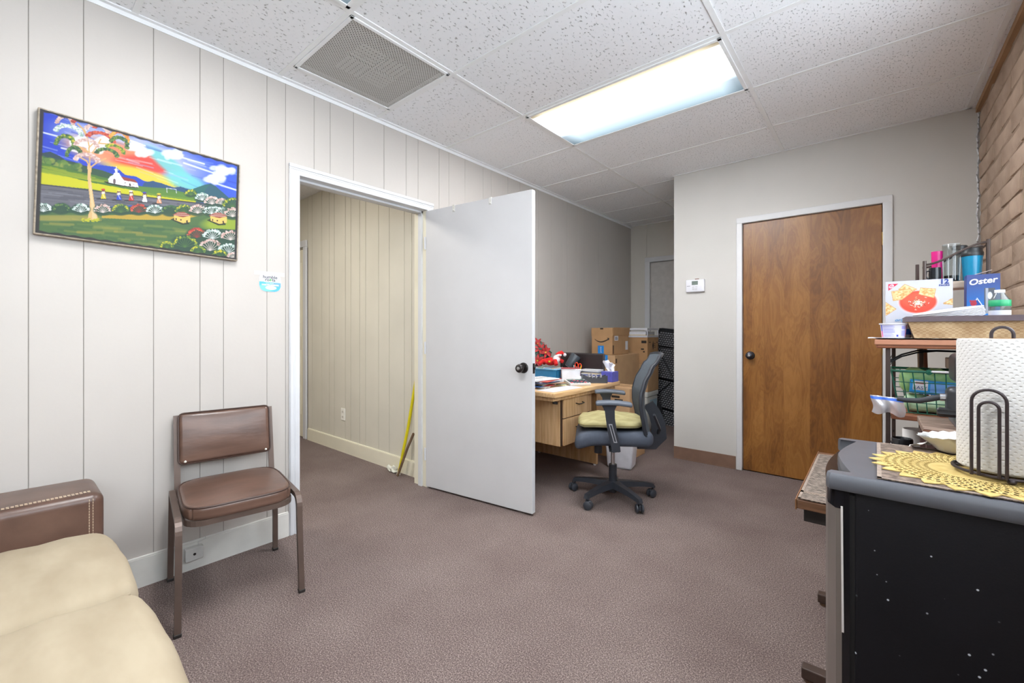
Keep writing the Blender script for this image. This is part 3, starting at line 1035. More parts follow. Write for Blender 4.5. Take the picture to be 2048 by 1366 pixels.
    leafarc(690, 460, 100, 55, grn, 120, .2); leafarc(760, 420, 85, 40, yel, 90, .4); leafarc(520, 510, 110, 65, pink, 130, .1)
    for k in range(30):
        P.ell(q.uniform(470, 625), q.uniform(990, 1015), 9, 6, (196, 196, 40), .8)
    # church
    P.poly([(660, 680), (760, 690), (955, 732), (940, 738), (800, 722), (690, 700)], (40, 40, 36), .9)
    P.poly([(700, 660), (715, 640), (740, 628), (752, 608), (790, 610), (802, 632), (820, 650), (940, 690), (952, 732), (860, 720), (800, 712), (700, 690)], (244, 244, 244))
    P.poly([(758, 575), (774, 575), (776, 610), (758, 610)], (244, 244, 244)); P.line([(752, 582), (782, 586)], 4, (244, 244, 244)); P.line([(767, 558), (767, 600)], 4, (244, 244, 244))
    P.poly([(805, 640), (915, 664), (945, 695), (830, 672)], (150, 62, 52))
    P.ell(750, 680, 11, 20, (110, 90, 96)); P.poly([(872, 698), (886, 700), (888, 720), (874, 718)], (70, 50, 50)); P.poly([(832, 690), (846, 692), (846, 698), (832, 696)], (60, 50, 50)); P.poly([(905, 700), (918, 703), (918, 708), (905, 706)], (60, 50, 50))
    P.line([(1185, 740), (1188, 775)], 3, (220, 225, 230)); P.line([(1185, 738), (1265, 750)], 3, (220, 225, 230)); P.line([(1264, 750), (1266, 780)], 3, (220, 225, 230))
    # five figures
    for (x_, y_, c, hat) in ((655, 790, (226, 206, 40), (220, 60, 50)), (785, 800, (40, 70, 200), (240, 220, 120)), (888, 806, (200, 50, 46), (244, 240, 230)), (1000, 818, (240, 240, 240), (60, 70, 180)), (1120, 830, (232, 160, 120), (240, 210, 60))):
        P.ell(x_ - 18, y_ + 36, 40, 6, (46, 46, 50), .9)
        P.poly([(x_ - 8, y_ - 14), (x_ + 10, y_ - 14), (x_ + 24, y_ + 36), (x_ - 22, y_ + 34)], c)
        P.ell(x_, y_ - 18, 18, 12, (236, 226, 210)); P.ell(x_, y_ - 34, 9, 9, (90, 56, 40)); P.ell(x_, y_ - 42, 16, 7, hat)
        P.line([(x_ - 16, y_ - 16), (x_ - 8, y_ - 38)], 4, (120, 76, 50)); P.line([(x_ + 18, y_ - 16), (x_ + 10, y_ - 38)], 4, (120, 76, 50))
        P.line([(x_ - 4, y_ - 4), (x_ + 10, y_ + 26)], 4, (250, 250, 250), .7)
    # hedge bushes
    def bush(cx, cy, r_, cols, n=50):
        P.ell(cx, cy + r_ * .2, r_ * 1.05, r_ * .62, (44, 76, 60), .9, soft=.3)
        for k in range(9):
            a_ = math.pi * (1.08 + .84 * k / 8)
            P.line([(cx, cy + r_ * .55), (cx + r_ * .85 * math.cos(a_), cy + r_ * .55 + r_ * 1.0 * math.sin(a_))], 3, cols[-1], .85)
        for k in range(n):
            a_ = math.pi * (1 + q.rand()); rad = q.uniform(.8, 1.08)
            P.ell(cx + r_ * rad * math.cos(a_), cy + r_ * .35 + r_ * .8 * rad * math.sin(a_), 6, 5, cols[q.randint(len(cols))], .9, soft=.4)
    row = [(150, 895, wht), (300, 895, grn), (465, 900, wht), (650, 905, pink), (800, 905, yel), (950, 905, red), (1085, 910, wht), (1215, 915, grn), (1325, 912, yel), (1440, 912, pink), (1560, 920, wht), (1650, 930, wht)]
    for (cx, cy, cc) in row:
        bush(cx, cy, 66, cc)
    for (cx, cy, r_, cc) in ((1385, 775, 44, yel), (1480, 810, 55, wht), (1560, 840, 60, pink), (1640, 850, 46, pink), (1730, 860, 75, yel), (1730, 940, 70, pink)):
        bush(cx, cy, r_, cc)
    # two huts
    for cx, cy in ((1308, 985), (1610, 992)):
        P.poly([(cx - 95, cy + 15), (cx, cy + 58), (cx + 60, cy + 55), (cx + 60, cy + 40), (cx - 60, cy)], (40, 50, 40), .9)
        P.poly([(cx - 66, cy - 20), (cx + 10, cy - 6), (cx + 72, cy - 14), (cx + 70, cy + 36), (cx + 10, cy + 46), (cx - 62, cy + 18)], (238, 200, 104))
        P.poly([(cx - 78, cy - 24), (cx - 30, cy - 48), (cx + 20, cy - 48), (cx + 76, cy - 20), (cx + 10, cy - 2)], (158, 82, 66))
        P.line([(cx - 60, cy - 24), (cx + 60, cy - 18)], 4, (230, 200, 190), .8); P.line([(cx - 40, cy - 38), (cx + 40, cy - 34)], 4, (230, 200, 190), .7)
        P.poly([(cx - 52, cy + 2), (cx - 42, cy + 5), (cx - 42, cy + 22), (cx - 52, cy + 18)], (60, 46, 40)); P.poly([(cx + 36, cy + 22), (cx + 48, cy + 20), (cx + 48, cy + 40), (cx + 36, cy + 42)], (60, 46, 40)); P.ell(cx - 8, cy + 18, 6, 6, (60, 46, 40))
    # garden, lower right
    P.poly([(1180, 1230), (1300, 1140), (1420, 1090), (1600, 1075), (1790, 1090), (1790, 1400), (1120, 1300)], (46, 80, 66), .95)
    for (cx, cy, r_, cc) in ((1430, 1110, 75, red), (1560, 1120, 78, wht), (1710, 1130, 75, pink), (1330, 1180, 95, yel), (1540, 1210, 90, pink), (1690, 1240, 80, wht), (1440, 1250, 60, yel), (1180, 1210, 50, yel), (1620, 1290, 70, yel), (1730, 1300, 50, pink)):
        bush(cx, cy, r_, cc, 70)
    # black painted margin
    e_ = np.minimum(np.minimum(u, 1 - u) * (w / h), np.minimum(v_, 1 - v_))
    k = np.clip((.020 + .004 * np.sin(u * 90) - e_) / .006, 0, 1)
    P._mix(np.arange(len(k)), (44, 40, 42), k * .95)
    P.c *= .80
    M = plane_matrix((.0302, -w / 2 + .006, -h / 2 + .006), (0, 1, 0), (0, 0, 1))
    P.build('painted_canvas', M, vcol_mat('oil_paint', .7, 0, .1), root)
    MB().rbox(.002, .030, -w / 2, w / 2, -h / 2, h / 2, r=.004, k=1).build('stretched_edge', mat('raw_canvas_edge', (150, 138, 122), rough=.9, var=.3, scale=60), root)
make_painting()

# ============================================================ lid stuck to the wall
st = thing('lid_sticker', 'rounded white and blue food tub label taped beside doorway', 'label', (XL + .001, .953, 1.420))
P = Print(.112, .104, 84, 78, (214, 215, 220))
cx, cy = .056, .052
P.poly([(0, .048), (.112, .052), (.112, .104), (0, .104)], (74, 166, 232))
P.poly([(0, .046), (.112, .049), (.112, .053), (0, .050)], (240, 224, 226))
P.ell(.030, .086, .03, .014, (120, 200, 240), .8, soft=.6); P.ell(.09, .062, .02, .01, (120, 150, 226), .6, soft=.6)
for k in range(14):
    P.poly([(.014 + k * .0062, .063), (.0185 + k * .0062, .063), (.0185 + k * .0062, .070), (.014 + k * .0062, .070)], (244, 248, 252), .95)
for k in range(9):
    P.poly([(.034 + k * .0045, .0565), (.037 + k * .0045, .0565), (.037 + k * .0045, .0595), (.034 + k * .0045, .0595)], (250, 230, 225), .9)
P.ell(.060, .082, .026, .010, (246, 248, 250), .95)
for k in range(10):
    P.poly([(.040 + k * .0042, .077), (.0418 + k * .0042, .077), (.0418 + k * .0042, .087), (.040 + k * .0042, .087)], (150, 150, 190), .8)
for k in range(16):
    P.poly([(.028 + k * .0036, .0405), (.0305 + k * .0036, .0405), (.0305 + k * .0036, .0425), (.028 + k * .0036, .0425)], (150, 190, 150), .8)
M = plane_matrix((.0012, -.056, -.052), (0, 1, 0), (0, 0, 1))
o = P.build('printed_face', M, vcol_mat('sticker_print', .35), st)
# cut to the rounded lid outline
me = o.data
keep = []
def inlid(y, z):
    x_, y_ = y / .056, z / .052
    return abs(x_) ** 3.4 + abs(y_) ** 3.0 <= 1.0
vs = [tuple(v_.co) for v_ in me.vertices]
polyk = [tuple(p.vertices) for p in me.polygons if all(inlid(vs[i][1], vs[i][2]) for i in p.vertices)]
cols = np.zeros(len(vs) * 4, np.float32); me.color_attributes['print'].data.foreach_get('color', cols)
me2 = bpy.data.meshes.new('printed_face'); me2.from_pydata(vs, [], polyk)
at = me2.color_attributes.new('print', 'FLOAT_COLOR', 'POINT'); at.data.foreach_set('color', cols)
me2.materials.append(me.materials[0]); o.data = me2
ol = [(.056 * math.copysign(abs(math.cos(a_)) ** (2 / 3.4), math.cos(a_)), .052 * math.copysign(abs(math.sin(a_)) ** (2 / 3.0), math.sin(a_))) for a_ in [2 * math.pi * i / 40 for i in range(40)]]
MB(plane_matrix((.0006, 0, 0), (0, 1, 0), (0, 0, 1))).prism(ol, -.0006, .0004).build('lid', mat('lid_white', (214, 214, 218), rough=.4), st)
M_ink = mat('ink_dark', (70, 70, 80), rough=.6)
MT = plane_matrix((.0016, 0, .0275), (0, 1, 0), (0, 0, 1))
letters('lettering', 'humble', .025, MT, M_ink, st, bold=.0004)
letters('lettering', 'ro  ts', .024, plane_matrix((.0016, 0, .0125), (0, 1, 0), (0, 0, 1)), M_ink, st, bold=.0004)
MB(plane_matrix((.0016, .0015, .0125), (0, 1, 0), (0, 0, 1))).prism([(.0052 * math.cos(a_), .0066 * math.sin(a_)) for a_ in [2 * math.pi * i / 14 for i in range(14)]], 0, .0004).build('leaf_mark', mat('leaf_green', (110, 176, 110)), st)
M_tape = mat('clear_tape', (193, 188, 183), rough=.3)
MB().box(.0000, .0004, -.080, .075, .036, .058).build('tape', M_tape, st)

# ============================================================ sofa
M_suede = mat('beige_microsuede', (160, 146, 124), rough=.95, col2=(172, 159, 137), scale=4.5, detail=6, spec=.15, stretch=(1, 2.2, 1), bump=.25, bscale=9, bdist=.012)
M_leather = mat('brown_leatherette', (82, 60, 51), rough=.32, col2=(104, 78, 66), scale=8, detail=5, spec=.5, bump=.15, bscale=320, bdist=.001)
M_stitch = mat('stitch_thread', (206, 186, 160), rough=.7)
so = thing('sofa', 'beige suede sofa with brown leather arms against the panelled wall', 'sofa', (-1.335, -.25, 0))
def S(x, y, z):
    return (x + 1.335, y + .25, z)
# local: x along the sofa, y towards the seat front
def cush(x0, x1):
    def fn(x, y, z):
        u_ = (x - x0) / (x1 - x0) * 2 - 1; w_ = (y + .42) / (.69) * 2 - 1
        if z > .33:
            z += .022 * (1 - u_ * u_) * (1 - .6 * w_ * w_)
            z += .004 * math.sin(x * 31 + y * 14) * (1 - u_ * u_) + .003 * math.sin(y * 39 + 5 * x)
            z -= .010 * max(0, w_) ** 3
        if w_ > .7:
            y += .012 * (1 - u_ * u_)
        return S(x, y, z)
    return MB().rbox(x0, x1, -.42, .262, .20, .425, r=.052, k=4, m=9, fn=fn)
xs = [-2.215, -1.628, -1.04, -.452]
for x0, x1 in zip(xs[:-1], xs[1:]):
    c_ = cush(x0 + .002, x1 - .002).build('seat_cushion', M_suede, so, True, 80)
    MB().tube([S(x1 - .002, -.38 + .62 * i / 16, .398 + .004 * math.sin(i * 2.1)) for i in range(17)], .004, 6).build('welt_seam', M_suede, c_, True)
def arm(xi, xo, name):
    x0, x1 = min(xi, xo), max(xi, xo)
    def fn(x, y, z):
        if z > .5:
            z += .006 * math.sin((y + .6) * 4) - .004
        return S(x, y, z)
    a_ = MB().rbox(x0, x1, -.85, .255, .06, .553, r=.035, k=4, m=3, fn=fn).build('arm', M_leather, so, True, 80)
    for dx in (-.0105, .0105):
        k_ = MB()
        sgn = 1 if xi > xo else -1
        ex = xi - sgn * .028
        for i in range(100):
            y0 = -.82 + i * .0104
            k_.tube([S(ex + dx * .6, y0, .5525), S(ex + dx * .6, y0 + .0075, .552)], .0010, 4)
        k_.build('stitching', M_stitch, a_)
    k_ = MB()
    sgn = 1 if xi > xo else -1
    for i in range(42):
        z0 = .53 - i * .0104
        if z0 > .1:
            for dy in (0, .010):
                k_.tube([S(xi + sgn * .0006, .212 + dy, z0), S(xi + sgn * .0006, .212 + dy, z0 - .0075)], .0010, 4)
    k_.build('stitching', M_stitch, a_)
arm(-2.222, -2.505, 'a'); arm(-.445, -.165, 'b')
MB().rbox(*(lambda a_, b_: (a_[0], b_[0], a_[1], b_[1], a_[2], b_[2]))(S(-2.24, -.85, .07), S(-.43, .20, .21)), r=.02).build('seat_base', M_leather, so, True)
def bfn(x, y, z):
    return S(x, y - .10 * (z - .4), z)
for x0, x1 in zip(xs[:-1], xs[1:]):
    MB().rbox(x0 + .004, x1 - .004, -.62, -.40, .38, .82, r=.06, k=3, m=4, fn=bfn).build('back_cushion', M_suede, so, True, 80)
MB().rbox(*(lambda a_, b_: (a_[0], b_[0], a_[1], b_[1], a_[2], b_[2]))(S(-2.24, -.86, .07), S(-.43, -.66, .72)), r=.04).build('back_frame', M_leather, so, True)
for x_ in (-2.44, -.24):
    for y_ in (-.78, .19):
        MB().cyl(S(x_, y_, 0), .022, 0, .065, 12).build('foot', mat('foot_dark', (40, 32, 28), rough=.4), so, True)

# ============================================================ brown vinyl chair
M_cvinyl = mat('brown_vinyl', (84, 62, 52), rough=.30, col2=(106, 80, 68), scale=7, detail=6, stretch=(1.5, .7, 3), spec=.5, bump=.12, bscale=26, bdist=.003)
M_cframe = mat('brown_metal_frame', (96, 80, 72), rough=.42, metal=.25, var=.08)
M_pipe = mat('dark_piping', (62, 42, 34), rough=.4)
ch = thing('side_chair', 'brown vinyl padded metal chair standing below the painting', 'chair', (-2.225, .684, 0), R(-9))
W2 = .213
def ufr(s):
    pts = []
    y = s * W2
    # rear foot - up - bend - top - bend - front foot
    zt = .418
    pts += [(-.235, y * 1.02, 0), (-.222, y, .36)]
    for k in range(1, 6):
        a_ = math.pi - math.pi / 2 * k / 5
        pts.append((-.180 + .042 * math.cos(a_), y, zt - .042 + .042 * math.sin(a_)))
    for k in range(0, 6):
        a_ = math.pi / 2 - math.pi / 2 * k / 5
        pts.append((.185 + .045 * math.cos(a_), y, zt - .045 + .045 * math.sin(a_)))
    pts += [(.234, y, .30), (.252, y * 1.02, 0)]
    return pts
for s in (-1, 1):
    MB().bar(ufr(s), .022, .022, up=(0, 1, 0)).build('leg_frame', M_cframe, ch)
    for xx in (-.235, .252):
        MB().rbox(xx - .013, xx + .013, s * W2 * 1.02 - .013, s * W2 * 1.02 + .013, 0.0, .014, r=.003, k=1).build('foot_cap', mat('foot_cap_black', (36, 32, 30)), ch)
    MB(Matrix.Translation((-.227, s * (W2 - .012), .235)) @ Matrix.Rotation(R(90), 4, 'X')).cyl((0, 0, 0), .008, -.003, .003, 12).build('glide_button', mat('button_white', (226, 222, 216)), ch, True)
    MB().bar([(-.195, s * (W2 - .020), .385), (-.205, s * (W2 - .020), .45), (-.232, s * (W2 - .020), .60), (-.262, s * (W2 - .020), .755)], .012, .024, up=(0, 1, 0)).build('back_post', M_cframe, ch)
def rounded(w, d, r_, n=6):
    p = []
    for (sx, sy, a0) in ((1, 1, 0), (-1, 1, 90), (-1, -1, 180), (1, -1, 270)):
        for k in range(n + 1):
            a_ = R(a0 + 90 * k / n)
            p.append((sx * (w - r_) + r_ * math.cos(a_), sy * (d - r_) + r_ * math.sin(a_)))
    return p
so_pts = rounded(.215, .193, .07)
MB().bar([(x_ + .015, y_, .398) for x_, y_ in so_pts], .006, .022, closed=True).build('seat_frame', M_cframe, ch)
def sfn(x, y, z):
    u_ = (x - .018) / .222; w_ = y / .20
    # round the corners of the outline
    L = (abs(u_) ** 5 + abs(w_) ** 5) ** .2
    mx_ = max(abs(u_), abs(w_), 1e-6)
    k_ = mx_ / L if L > 0 else 1
    x = .018 + (x - .018) * k_; y = y * k_
    if z > .43:
        z += .016 * (1 - u_ * u_) * (1 - w_ * w_)
    return (x, y, z)
sc_ = MB().rbox(-.204, .240, -.20, .20, .404, .462, r=.018, k=3, m=8, fn=sfn).build('seat', M_cvinyl, ch, True, 70)
pip = []
for i in range(64):
    a_ = 2 * math.pi * i / 64
    c_, s_ = math.cos(a_), math.sin(a_)
    k_ = 1 / (abs(c_) ** 5 + abs(s_) ** 5) ** .2
    pip.append((.018 + .218 * c_ * k_, .196 * s_ * k_, .4575))
MB().tube(pip, .0036, 6, closed=True).build('seat_piping', M_pipe, sc_, True)
def bkfn(x, y, z):
    t_ = (z - .53) / .24; w_ = y / .19
    if x > -.23:
        x += .012 * (1 - w_ * w_) * (1 - (2 * t_ - 1) ** 2)
    return (x - .175 * (z - .53) + .010 * 0, y, z)
bk_ = MB().rbox(-.235, -.196, -.188, .188, .535, .765, r=.018, k=3, m=8, fn=bkfn).build('backrest', M_cvinyl, ch, True, 70)
pr_ = rounded(.115, .188, .022, 4)
MB().tube([bkfn(-.232 + .030, y_, .65 + z_) for z_, y_ in pr_], .0034, 6, closed=True, up=(1, 0, 0)).build('back_piping', M_pipe, bk_, True)
for s in (-1, 1):
    MB().ball(bkfn(-.190, s * .165, .548), .0055, 8).build('torn_spot', mat('foam_white', (226, 220, 206)), bk_, True)

# phone jack on the baseboard
pj = thing('wall_jack_box', 'small grey phone jack box on baseboard under the chair', 'jack', (XL + .014, .600, .085))
MB().rbox(0, .030, -.036, .036, -.030, .030, r=.003, k=1).build('box', mat('jack_grey', (196, 194, 190), rough=.5), pj)
MB(Matrix.Translation((.030, .0, .0)) @ Matrix.Rotation(R(90), 4, 'Y')).lathe([(0, .001), (.004, .001), (.0045, .0), (.006, .0), (.006, .002), (.0, .0021)], n=12).build('screw', M_knob, pj, True)
MB().tube([(.01, .02, .03), (.006, .02, .045), (.004, .05, .047), (-.008, .055, .056)], .0022, 6).build('cable', mat('jack_grey', (196, 194, 190)), pj, True)

# thermostat
th = thing('thermostat', 'white rectangular wall thermostat left of the wooden door', 'thermostat', (-1.218, YB - .001, 1.551))
MB().rbox(-.079, .079, -.028, 0, -.052, .058, r=.008, k=2).build('body', mat('thermostat_white', (224, 224, 230), rough=.4), th, True)
MB().rbox(-.026, .026, -.030, -.027, .010, .044, r=.002, k=1).build('screen', mat('lcd_green', (116, 130, 122), rough=.25), th)
for (a_, z_) in ((-.014, -.008), (.012, -.008), (-.012, -.026), (.010, -.026)):
    MB().rbox(a_ - .010, a_ + .010, -.031, -.027, z_ - .006, z_ + .006, r=.002, k=1).build('button', mat('button_grey', (206, 206, 210)), th)
MB().box(-.068, -.040, -.0286, -.0280, .000, .005).build('printed_mark', mat('ink_grey', (150, 150, 156)), th)
MB().box(-.006, .028, -.006, -.0005, .058, .066).build('wall_scar', mat('bare_scar', (120, 82, 60), rough=.9), th)

# hall outlet, broom handles
ou = thing('power_outlet', 'white power outlet on the hall wall beyond the doorway', 'outlet', (-3.90, HY - .001, .359))
MB().rbox(-.037, .037, -.006, 0, -.058, .058, r=.004, k=1).build('cover_plate', mat('outlet_white', (240, 238, 230), rough=.4), ou)
for z_ in (-.024, .024):
    s_ = MB(Matrix.Translation((0, -.006, z_)) @ Matrix.Rotation(R(90), 4, 'X')).prism(rounded(.016, .014, .008), 0, .002).build('socket', mat('socket_white', (226, 222, 212)), ou)
    MB().box(-.008, -.005, -.0085, -.0078, z_ - .006, z_ + .005).box(.005, .008, -.0085, -.0078, z_ - .006, z_ + .005).build('slot', M_ink, s_)
br = thing('yellow_broom_handle', 'yellow pole leaning in the corner inside the hall', 'broom', (-2.925, 2.06, 0))
MB().tube([(0, 0, .012), (.105, .015, .40), (.195, .030, .82)], .012, 10).build('pole', mat('yellow_plastic', (222, 206, 30), rough=.35), br, True)
MB().tube([(-.004, -.001, 0.0), (.002, 0, .03)], .015, 10).build('end_cap', mat('cap_white', (220, 218, 206)), br, True)
br2 = thing('wooden_stick', 'short dark wooden stick leaning against yellow pole', 'stick', (-2.905, 2.035, 0))
MB().bar([(0, 0, .004), (.10, .02, .235), (.16, .035, .36)], .014, .014).build('stick', mat('dark_stick', (110, 86, 62), rough=.7, var=.2), br2)
cr = thing('crumpled_cloth', 'small crumpled white cloth on floor by yellow pole', 'cloth', (-3.03, 2.072, 0))
MB().rbox(-.05, .05, -.022, .022, 0, .05, r=.02, k=3, m=4, fn=lambda x, y, z: (x + .008 * math.sin(z * 160), y + .006 * math.sin(x * 120 + z * 60), z + (.012 * math.sin(x * 90 + y * 70) if z > .02 else 0))).build('cloth', mat('cloth_white', (216, 214, 200), rough=.95), cr, True)
# ============================================================ desk
def oak(name, c1, c2, st):
    return mat(name, c1, rough=.42, col2=c2, scale=6, detail=6, stretch=st, spec=.4)
M_oakx = oak('oak_laminate', (196, 152, 104), (222, 184, 138), (9, 9, .8))
M_oaky = oak('oak_laminate_top', (200, 158, 110), (226, 190, 144), (12, .8, 12))
M_gap = mat('dark_gap', (70, 48, 32), rough=.8)
DX0, DX1, DY0, DY1, DZ = -2.515, -1.645, 2.40, 3.36, .733
dk = thing('desk', 'light oak office desk behind the open white door', 'desk', ((DX0 + DX1) / 2, (DY0 + DY1) / 2, 0))
def D_(x, y, z=0):
    return (x - (DX0 + DX1) / 2, y - (DY0 + DY1) / 2, z)
def dbox(x0, x1, y0, y1, z0, z1, r=.003, k=1):
    a_ = D_(x0, y0); c_ = D_(x1, y1)
    return MB().rbox(a_[0], c_[0], a_[1], c_[1], z0, z1, r=r, k=k)
dbox(DX0, DX1, DY0, DY1, DZ - .032, DZ, .004, 2).build('desk_top', M_oaky, dk, True, 30)
dbox(DX0 + .02, DX1 - .035, DY0 + .03, DY1 - .02, DZ - .062, DZ - .032).build('apron', M_oakx, dk)
px0, px1, py0, py1, pz0, pz1 = -2.30, -1.715, 2.590, 3.010, .322, .672
pd = dbox(px0, px1 - .020, py0, py1, pz0, pz1).build('pedestal', M_oakx, dk)
dbox(px1 - .021, px1 - .012, py0 + .004, py1 - .004, pz0 + .004, pz1).build('carcass_front', M_gap, dk)
for z0, z1 in ((.525, .666), (.326, .518)):
    dr = dbox(px1 - .014, px1, py0 + .022, py1 - .003, z0, z1, .003, 1).build('drawer', M_oakx, dk)
    zc = (z0 + z1) / 2 + .02
    yc = (py0 + py1) / 2 + .02
    a_ = D_(px1, yc, zc)
    MB().tube([(a_[0] - .002, a_[1] - .045, a_[2]), (a_[0] + .022, a_[1] - .04, a_[2] - .004), (a_[0] + .024, a_[1], a_[2] - .006), (a_[0] + .022, a_[1] + .04, a_[2] - .004), (a_[0] - .002, a_[1] + .045, a_[2])], .004, 8).build('handle', mat('black_pull', (40, 36, 34), rough=.35), dr, True)
a_ = D_(px1 - .06, py0, .635)
MB().rbox(a_[0] - .022, a_[0] + .022, a_[1] - .003, a_[1], a_[2] - .010, a_[2] + .010, r=.001, k=1).build('maker_plate', mat('plate_black', (34, 34, 36), rough=.4), dk)
MB().box(a_[0] - .015, a_[0] + .015, a_[1] - .0036, a_[1] - .003, a_[2] - .003, a_[2] + .003).build('plate_mark', mat('plate_silver', (110, 110, 110)), dk)
dbox(-2.49, -1.83, 3.295, 3.32, .012, DZ - .06).build('end_panel', M_oakx, dk)
dbox(-2.49, -2.20, DY0 + .02, DY0 + .045, .012, DZ - .06).build('end_panel', M_oakx, dk)
dbox(-2.49, -2.465, DY0 + .04, DY1 - .04, .25, DZ - .06).build('modesty_panel', M_oakx, dk)
for y_ in (3.307, DY0 + .032):
    for x_ in ((-1.855, -2.45) if y_ > 3 else (-2.23, -2.45)):
        MB().cyl(D_(x_, y_, 0), .012, 0, .013, 10).build('floor_glide', mat('glide_white', (214, 214, 214)), dk, True)

# ============================================================ office chair
M_blk = mat('black_plastic', (44, 47, 54), rough=.42, var=.06)
M_fab = mat('charcoal_fabric', (70, 76, 88), rough=.85, var=.08, scale=40, bump=.15, bscale=500)
M_mesh = mat('grey_mesh_back', (82, 90, 98), rough=.8, var=.10, scale=120, bump=.3, bscale=600)
M_chrome = mat('chrome', (196, 196, 200), rough=.18, metal=.95, var=.03)
M_slot = mat('silver_slot', (176, 178, 184), rough=.35, metal=.5)
oc = thing('office_chair', 'black swivel office chair with armrests in front of desk', 'chair', (-1.39, 2.730, 0), R(210))
hub = MB().lathe([(0, .075), (.035, .075), (.048, .085), (.05, .105), (.036, .122), (0, .122)], n=20).build('hub', M_blk, oc, True)
MB().cyl((0, 0, 0), .026, .045, .078, 14).build('column_foot', M_blk, oc, True)
for k in range(5):
    a_ = R(189 + 72 * k - 210)
    c_, s_ = math.cos(a_), math.sin(a_)
    pts = []
    for i in range(8):
        t_ = i / 7
        r_ = .03 + .25 * t_
        z_ = .104 - .006 * t_ - .014 * t_ ** 3
        pts.append((r_ * c_, r_ * s_, z_))
    pts.append((.289 * c_, .289 * s_, .066))
    MB().sweep(pts, [(-.028, -.018), (.028, -.018), (.020, .016), (-.020, .016)], scales=[1.25, 1.15, 1.05, .98, .9, .82, .76, .72, .62]).build('base_leg', M_blk, oc, True, 50)
    Mx = Matrix.Translation((.284 * c_, .284 * s_, 0)) @ Matrix.Rotation(a_ + 1.1 + k * .8, 4, 'Z')
    cs = MB(Mx).tube([(0, 0, .048), (0, 0, .078)], .007, 8).rbox(-.010, .030, -.009, .009, .020, .056, r=.008, k=2).build('castor', M_blk, oc, True)
    for sgn in (-1, 1):
        MB(Mx @ Matrix.Translation((.012, sgn * .017, .0285)) @ Matrix.Rotation(R(90), 4, 'X')).lathe([(0, -.009), (.020, -.009), (.0275, -.004), (.0285, 0), (.0275, .004), (.020, .009), (0, .009)], n=18).build('wheel', mat('castor_wheel', (52, 55, 62), rough=.45), cs, True)
MB().cyl((0, 0, 0), .027, .118, .235, 18).build('gas_sleeve', M_blk, oc, True)
MB().cyl((0, 0, 0), .0135, .23, .40, 16).build('gas_piston', M_chrome, oc, True)
MB().rbox(-.11, .11, -.07, .07, .375, .415, r=.012).build('tilt_mechanism', M_blk, oc, True)
MB().cyl((.10, 0.03, 0), .027, .318, .385, 16).build('tension_knob', M_blk, oc, True)
MB().tube([(.03, .05, .392), (.03, .20, .388), (.03, .235, .386)], .006, 8).build('lever', M_blk, oc, True)
def seatfn(x, y, z):
    u_ = x / .25; w_ = y / .245
    if z > .45:
        z += .010 * (abs(w_) ** 2) - .012 * (1 - abs(u_))
    z -= .045 * max(0, u_ - .35) ** 2 * 2.2
    if u_ < -.2:
        y *= 1 - .10 * (-u_ - .2)
    return (x, y, z)
MB().rbox(-.245, .255, -.232, .232, .408, .505, r=.045, k=4, m=8, fn=seatfn).build('seat', M_fab, oc, True, 80)
for s in (-1, 1):
    y = s * .268
    MB().bar([(.0, s * .16, .398), (.0, y - s * .012, .398), (-.002, y, .412)], .055, .022, up=(0, 0, 1)).build('arm_bracket', M_blk, oc, True, 30)
    pl = MB().sweep([(-.008, y, .392), (.0, y, .44), (.018, y, .52), (.03, y, .60), (.034, y, .655), (.036, y, .688)], [(-.028, -.011), (.028, -.011), (.028, .011), (-.028, .011)], up=(0, 1, 0), scales=[.9, 1, 1, 1, 1.1, 1.7]).build('arm_post', M_blk, oc)
    ins = MB()
    def at_(t_):
        return (-.001 + .030 * t_, .455 + .11 * t_)
    yo = y + s * .0118
    for (o0, o1, dz0, dz1) in ((-.010, -.006, 0, 1), (.006, .010, 0, 1)):
        xa, za = at_(0); xb, zb = at_(1)
        ins.bar([(xa + (o0 + o1) / 2, yo, za), (xb + (o0 + o1) / 2, yo, zb)], .002, .005, up=(1, 0, 0))
    for t_ in (0, 1):
        xa, za = at_(t_)
        ins.rbox(xa - .011, xa + .011, yo - .0012, yo + .0012, za - .003, za + .003, r=.001, k=1)
    ins.build('slot_trim', M_slot, pl)
    MB().rbox(-.105, .120, y - .040, y + .036, .688, .715, r=.012, k=3, m=3, fn=lambda x, y_, z: (x, y_, z - .010 * ((x - .025) / .12) ** 2)).build('arm_pad', mat('arm_pad_grey', (92, 98, 108), rough=.55), oc, True)
# curved back
def prof(t_):
    z_ = .47 + .53 * t_
    x_ = -.225 + .055 * math.sin(min(t_, .62) / .62 * math.pi * .55) if t_ < .45 else None
    pts_ = [(0, -.222), (.15, -.205), (.35, -.185), (.5, -.184), (.65, -.205), (.8, -.245), (1.0, -.305)]
    for (a0, x0), (a1, x1) in zip(pts_[:-1], pts_[1:]):
        if t_ <= a1 + 1e-9:
            f_ = (t_ - a0) / (a1 - a0)
            return x0 + (x1 - x0) * (f_ * f_ * (3 - 2 * f_) * .5 + f_ * .5), z_
    return pts_[-1][1], z_
def backpt(u_, t_, off=0.0):
    x_, z_ = prof(t_)
    w_ = (.205 + .03 * math.sin(math.pi * min(1, t_ * 1.1))) * (1 - .10 * t_)
    s_ = u_ * 2 - 1
    return (x_ + .035 * s_ * s_ + off, s_ * w_, z_ - .012 * abs(s_) ** 3 * (1 if t_ > .9 else 0))
bm = MB()
N1, N2 = 12, 22
f_ = [[backpt(i / N1, j / N2) for j in range(N2 + 1)] for i in range(N1 + 1)]
g_ = [[backpt(i / N1, j / N2, -.022) for j in range(N2 + 1)] for i in range(N1 + 1)]
bm.grid(lambda a, c: f_[round(a * N1)][round(c * N2)], N1, N2)
